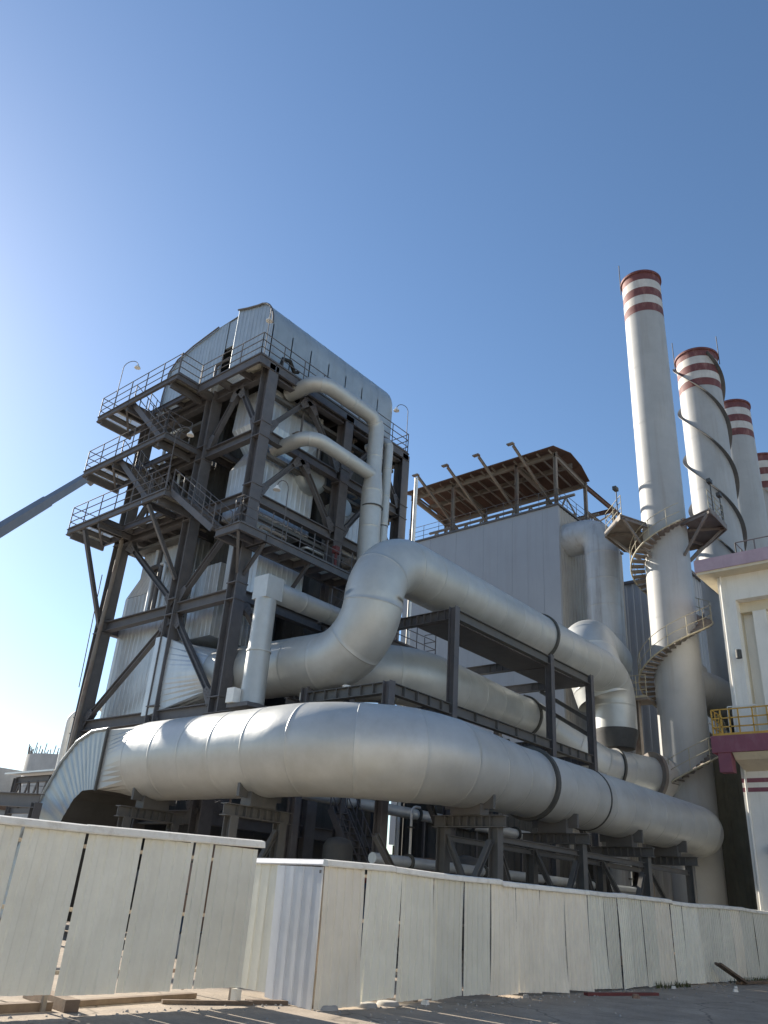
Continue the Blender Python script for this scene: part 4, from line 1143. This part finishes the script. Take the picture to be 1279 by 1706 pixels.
lying('timber_plank', 'timber piece on the ground at the foot of the corner return', 'timber', (9.9,10.9,0.03), (10.5,10.6,0.03), 0.14, 0.06, 'wood')
lying('red_steel_bar', 'dark red steel bar lying in front of the long fence', 'bar', (18.6,9.55,0.03), (21.0,8.95,0.03), 0.12, 0.06, 'red_steel')
t = thing('broken_pallet', 'broken grey timber frame leaning on the long fence at the right', 'pallet', (28, 9.6, 0))
for dy in (0, .12): MB().bar((27.3,9.75-dy,0.55),(28.6,9.45-dy,0.06),0.09,0.06).build('board','wood',t)
MB().bar((28.3,9.5,0.05),(31.5,9.2,0.05),0.14,0.08).build('board','wood',t)
for k, (x, y, s, m, lb) in enumerate(((19.6,8.85,.12,'brown','brown scrap of board on the shaded paving'), (25.2,8.55,.1,'lamp','small pale scrap on the paving at the right'), (26.6,9.0,.07,'lamp','tiny pale scrap right of the red bar'), (23.6,9.6,.09,'lamp','pale stone at the foot of the long fence'), (16.4,9.75,.1,'concrete','grey stone at the foot of the long fence'), (13.1,9.8,.09,'lamp','pale rubble under the third fence sheet'))):
    mb = MB(); r_ = random.Random(k)
    pts = [(x+s*math.cos(a)*r_.uniform(.7,1.3), y+s*.7*math.sin(a)*r_.uniform(.7,1.3)) for a in [i*1.05 for i in range(6)]]
    mb.loft([[(a,b,0.001) for a,b in pts],[(x+(a-x)*.75,y+(b-y)*.75,.03+s*.4) for a,b in pts]])
    tag(mb.build('scrap_piece', m), lb, 'debris')
for k, (x, y, lb) in enumerate(((10.75,9.98,'round concrete foot under the first warm fence sheet'), (11.7,9.98,'round concrete foot under the gap after the first sheet'), (12.3,10.0,'round concrete foot under the second fence sheet'))):
    o = MB().tube([(x,y,0.001),(x,y,.05),(x,y,.06)],[.2,.18,.15],20).build('concrete_block','concrete'); tag(o, lb, 'foot')

# ------------------------------------------------------------------ workshop block added unseen behind the viewer to bounce sun onto shaded fronts
wk = thing('reflector', 'long cream workshop block added unseen behind the viewer to bounce sunlight', 'building', (15, -15, 0))
for k in range(12):
    x = -45 + 10*k
    MB().box((x+.01,-15.4,0),(x+9.99,-15,10.5)).build('wall_bay','reflector',wk)
    f = MB().box((x+2.5,-15.0+.002,1.2),(x+7.5,-14.95,4.2)).build('window_frame','steel_grey',wk)
    MB().box((x+2.6,-14.948,1.3),(x+4.95,-14.94,4.1)).box((x+5.05,-14.948,1.3),(x+7.4,-14.94,4.1)).build('pane','glass',f)
MB().box((-45.3,-28,10.5),(75.3,-14.7,10.9)).build('roof','steel_grey',wk)

# loose grit, weeds
rg = random.Random(21); mb = MB()
for k in range(420):
    x = rg.uniform(4, 33); y = (9.9 if x > 10.4 else 10.9) - abs(rg.gauss(0, .28)) + (rg.uniform(-2, 0) if rg.random() < .3 else 0)
    s_ = rg.uniform(.008, .032); a0 = rg.uniform(0, 6)
    base = [(x+s_*math.cos(a0+1.26*i)*rg.uniform(.7,1.2), y+s_*math.sin(a0+1.26*i)*rg.uniform(.7,1.2)) for i in range(5)]
    mb.loft([[(a,b,-.002) for a,b in base], [(x+(a-x)*.6, y+(b-y)*.6, s_*rg.uniform(.5,1.0)) for a,b in base]])
o = mb.build('grit', 'concrete'); o['kind'] = 'stuff'; o['label'] = 'scattered grit and small stones along the foot of the fences'
mb = MB()
for k in range(260):
    x = rg.choice((rg.uniform(28.5, 33), rg.uniform(23, 25), rg.uniform(29, 33))); y = 9.85 - abs(rg.gauss(0, .12)); h = rg.uniform(.05, .2); a0 = rg.uniform(0, 6.28)
    dx, dy = math.cos(a0)*.012, math.sin(a0)*.012; lx, ly = rg.uniform(-.08,.08), rg.uniform(-.08,.04)
    mb.add([(x-dx,y-dy,0),(x+dx,y+dy,0),(x+lx*.5+dx*.7,y+ly*.5+dy*.7,h*.6),(x+lx*.5-dx*.7,y+ly*.5-dy*.7,h*.6),(x+lx,y+ly,h)], [(0,1,2,3),(3,2,4)])
o = mb.build('weeds', 'weed'); o['kind'] = 'stuff'; o['label'] = 'thin weeds at the foot of the long fence'
# ------------------------------------------------------------------ left background
sf = thing('steel_shelter', 'small dark steel shelter with pale sloping roof beyond the duct elbow', 'shelter', (20, 38.5, 0))
for y in (37.2, 40.6):
    for x in (20, 23): MB().ibeam((x,y,0),(x,y,5.8),.25,.25,(0,1,0)).build('post','steel',sf)
MB().loft([[(19.6,36.6,5.95),(23.4,36.6,6.3),(23.4,41.2,6.3),(19.6,41.2,5.95)],[(19.6,36.6,6.03),(23.4,36.6,6.38),(23.4,41.2,6.38),(19.6,41.2,6.03)]]).build('roof','clad',sf)
MB().ibeam((20,37.2,5.7),(20,40.6,5.7),.2,.3).ibeam((20,37.2,4.3),(20,40.6,4.3),.2,.3).build('beam','steel',sf)
mb = MB()
for j in range(4): mb.bar((20,37.2+.85*j,4.4),(20,37.2+.85*(j+.5),5.6),.08).bar((20,37.2+.85*(j+.5),5.6),(20,37.2+.85*(j+1),4.4),.08)
mb.build('lattice','steel',sf)
gb = thing('gantry_beam', 'dark horizontal gantry beam crossing in front of the duct elbow at the left', 'gantry', (12.8, 25, 0))
MB().ibeam((12.6,31,3.85),(12.6,23.9,3.55),.25,.4).build('beam','steel',gb)
for y in (24.0, 27.0, 30.5): MB().ibeam((12.6,y,0),(12.6,y,3.5),.24,.24,(0,1,0)).build('post','steel',gb)
pl = thing('vent_pipe', 'white pipe bent over in a hook at the left of the boiler', 'pipe', (19, 35, 0))
MB().tube(fillet([(19,35,0),(19,35,8.2),(20.2,34.6,9.0),(20.6,34.4,8.0),(20.6,34.4,0)],[.5,.4,.4]),.14,12).build('pipe','lamp',pl)
t1 = thing('half_built_tower', 'pale concrete tower with ragged bar ends on its top at the far left', 'tower', (42, 80, 0))
for j in range(4):
    MB().tube([(44,80,3.1*j),(44,80,3.1*j+3.05)],4.0-.06*j,36).build('concrete_lift','far_conc',t1)
mb = MB(); r_ = random.Random(5)
for k in range(70):
    a = 2*math.pi*k/70; h = r_.uniform(.3,1.1)
    mb.rod((44+3.7*math.cos(a),80+3.7*math.sin(a),12.3),(44+3.7*math.cos(a)+r_.uniform(-.1,.1),80+3.7*math.sin(a),12.4+h),.05,4)
mb.build('bar_ends','rust_steel',t1,'stuff')
t2 = thing('far_block', 'pale concrete block with dark stripe at the left edge', 'building', (44, 92, 0))
MB().box((38,86,0),(50,100,7.3)).build('lower_wall','far_conc',t2); MB().box((37.9,85.9,7.3),(50.1,100.1,7.8)).build('stripe','brown',t2); MB().box((38,86,7.8),(50,100,11.3)).build('upper_wall','far_conc',t2)
for k in range(3):
    f = MB().box((37.96,87+4*k,2.5),(37.99,89.4+4*k,4.6)).build('window','steel_grey',t2); MB().box((37.93,87.1+4*k,2.6),(37.955,89.3+4*k,4.5)).build('pane','glass',f)
bt_ = thing('blue_truck', 'small pale truck cab glimpsed between gantry and duct elbow', 'truck', (17, 33, 0))
MB().loft([[(16.2,32,1.0),(18.2,32,1.0),(18.2,35.5,1.0),(16.2,35.5,1.0)],[(16.2,32,2.1),(18.2,32,2.1),(18.2,35.5,2.1),(16.2,35.5,2.1)],[(16.4,32.8,3.0),(18.0,32.8,3.0),(18.0,35.5,3.0),(16.4,35.5,3.0)]]).build('cab','clad',bt_)
MB().loft([[(16.17,33.2,2.15),(16.19,33.2,2.15),(16.19,34.8,2.15),(16.17,34.8,2.15)],[(16.33,33.4,2.85),(16.35,33.4,2.85),(16.35,34.8,2.85),(16.33,34.8,2.85)]]).build('window','glass',bt_)
for y in (32.7,38.5,39.8):
    w_ = MB().tube([(16.25,y,.5),(16.6,y,.5)],.5,22).build('tyre','rubber',bt_); MB().tube([(16.22,y,.5),(16.3,y,.5)],.25,14).build('rim','lamp',w_)
    MB().tube([(17.8,y,.5),(18.15,y,.5)],.5,22).build('tyre','rubber',bt_)
MB().box((16.2,35.7,1.0),(18.2,40.8,1.3)).build('bed','steel',bt_)
# telescopic crane: boom in view, carrier out of frame
cr_ = thing('mobile_crane', 'dark telescopic crane boom reaching in from the left edge', 'crane', (3, 31, 0))
a = Vector((2.8,30.5,2.2)); b = Vector((22.6,46.4,25.8))
d = (b-a); 
MB().bar(a, a+d*.42, 0.55, 0.6).build('boom_section','crane',cr_)
MB().bar(a+d*.40, a+d*.82, 0.5, 0.55).build('boom_section','crane',cr_)
MB().bar(a+d*.80, b, 0.42, 0.48).build('boom_section','crane',cr_)
MB().rod(b-Vector((.3,0,.3)), b+Vector((.3,0,-.5)), .25, 12).build('boom_head','crane',cr_)
MB().box((1.6,29.2,1.5),(4.0,31.8,2.9)).box((1.3,31.0,1.5),(2.3,32.6,3.2)).build('upper_body','crane',cr_)
MB().box((1.6,26.0,.8),(4.2,35.0,1.45)).build('carrier','yellow',cr_)
for y in (27,28.6,32.6,34.2):
    for x in (1.6,3.9): MB().tube([(x-.2,y,.6),(x+.4,y,.6)],.6,22).build('tyre','rubber',cr_)
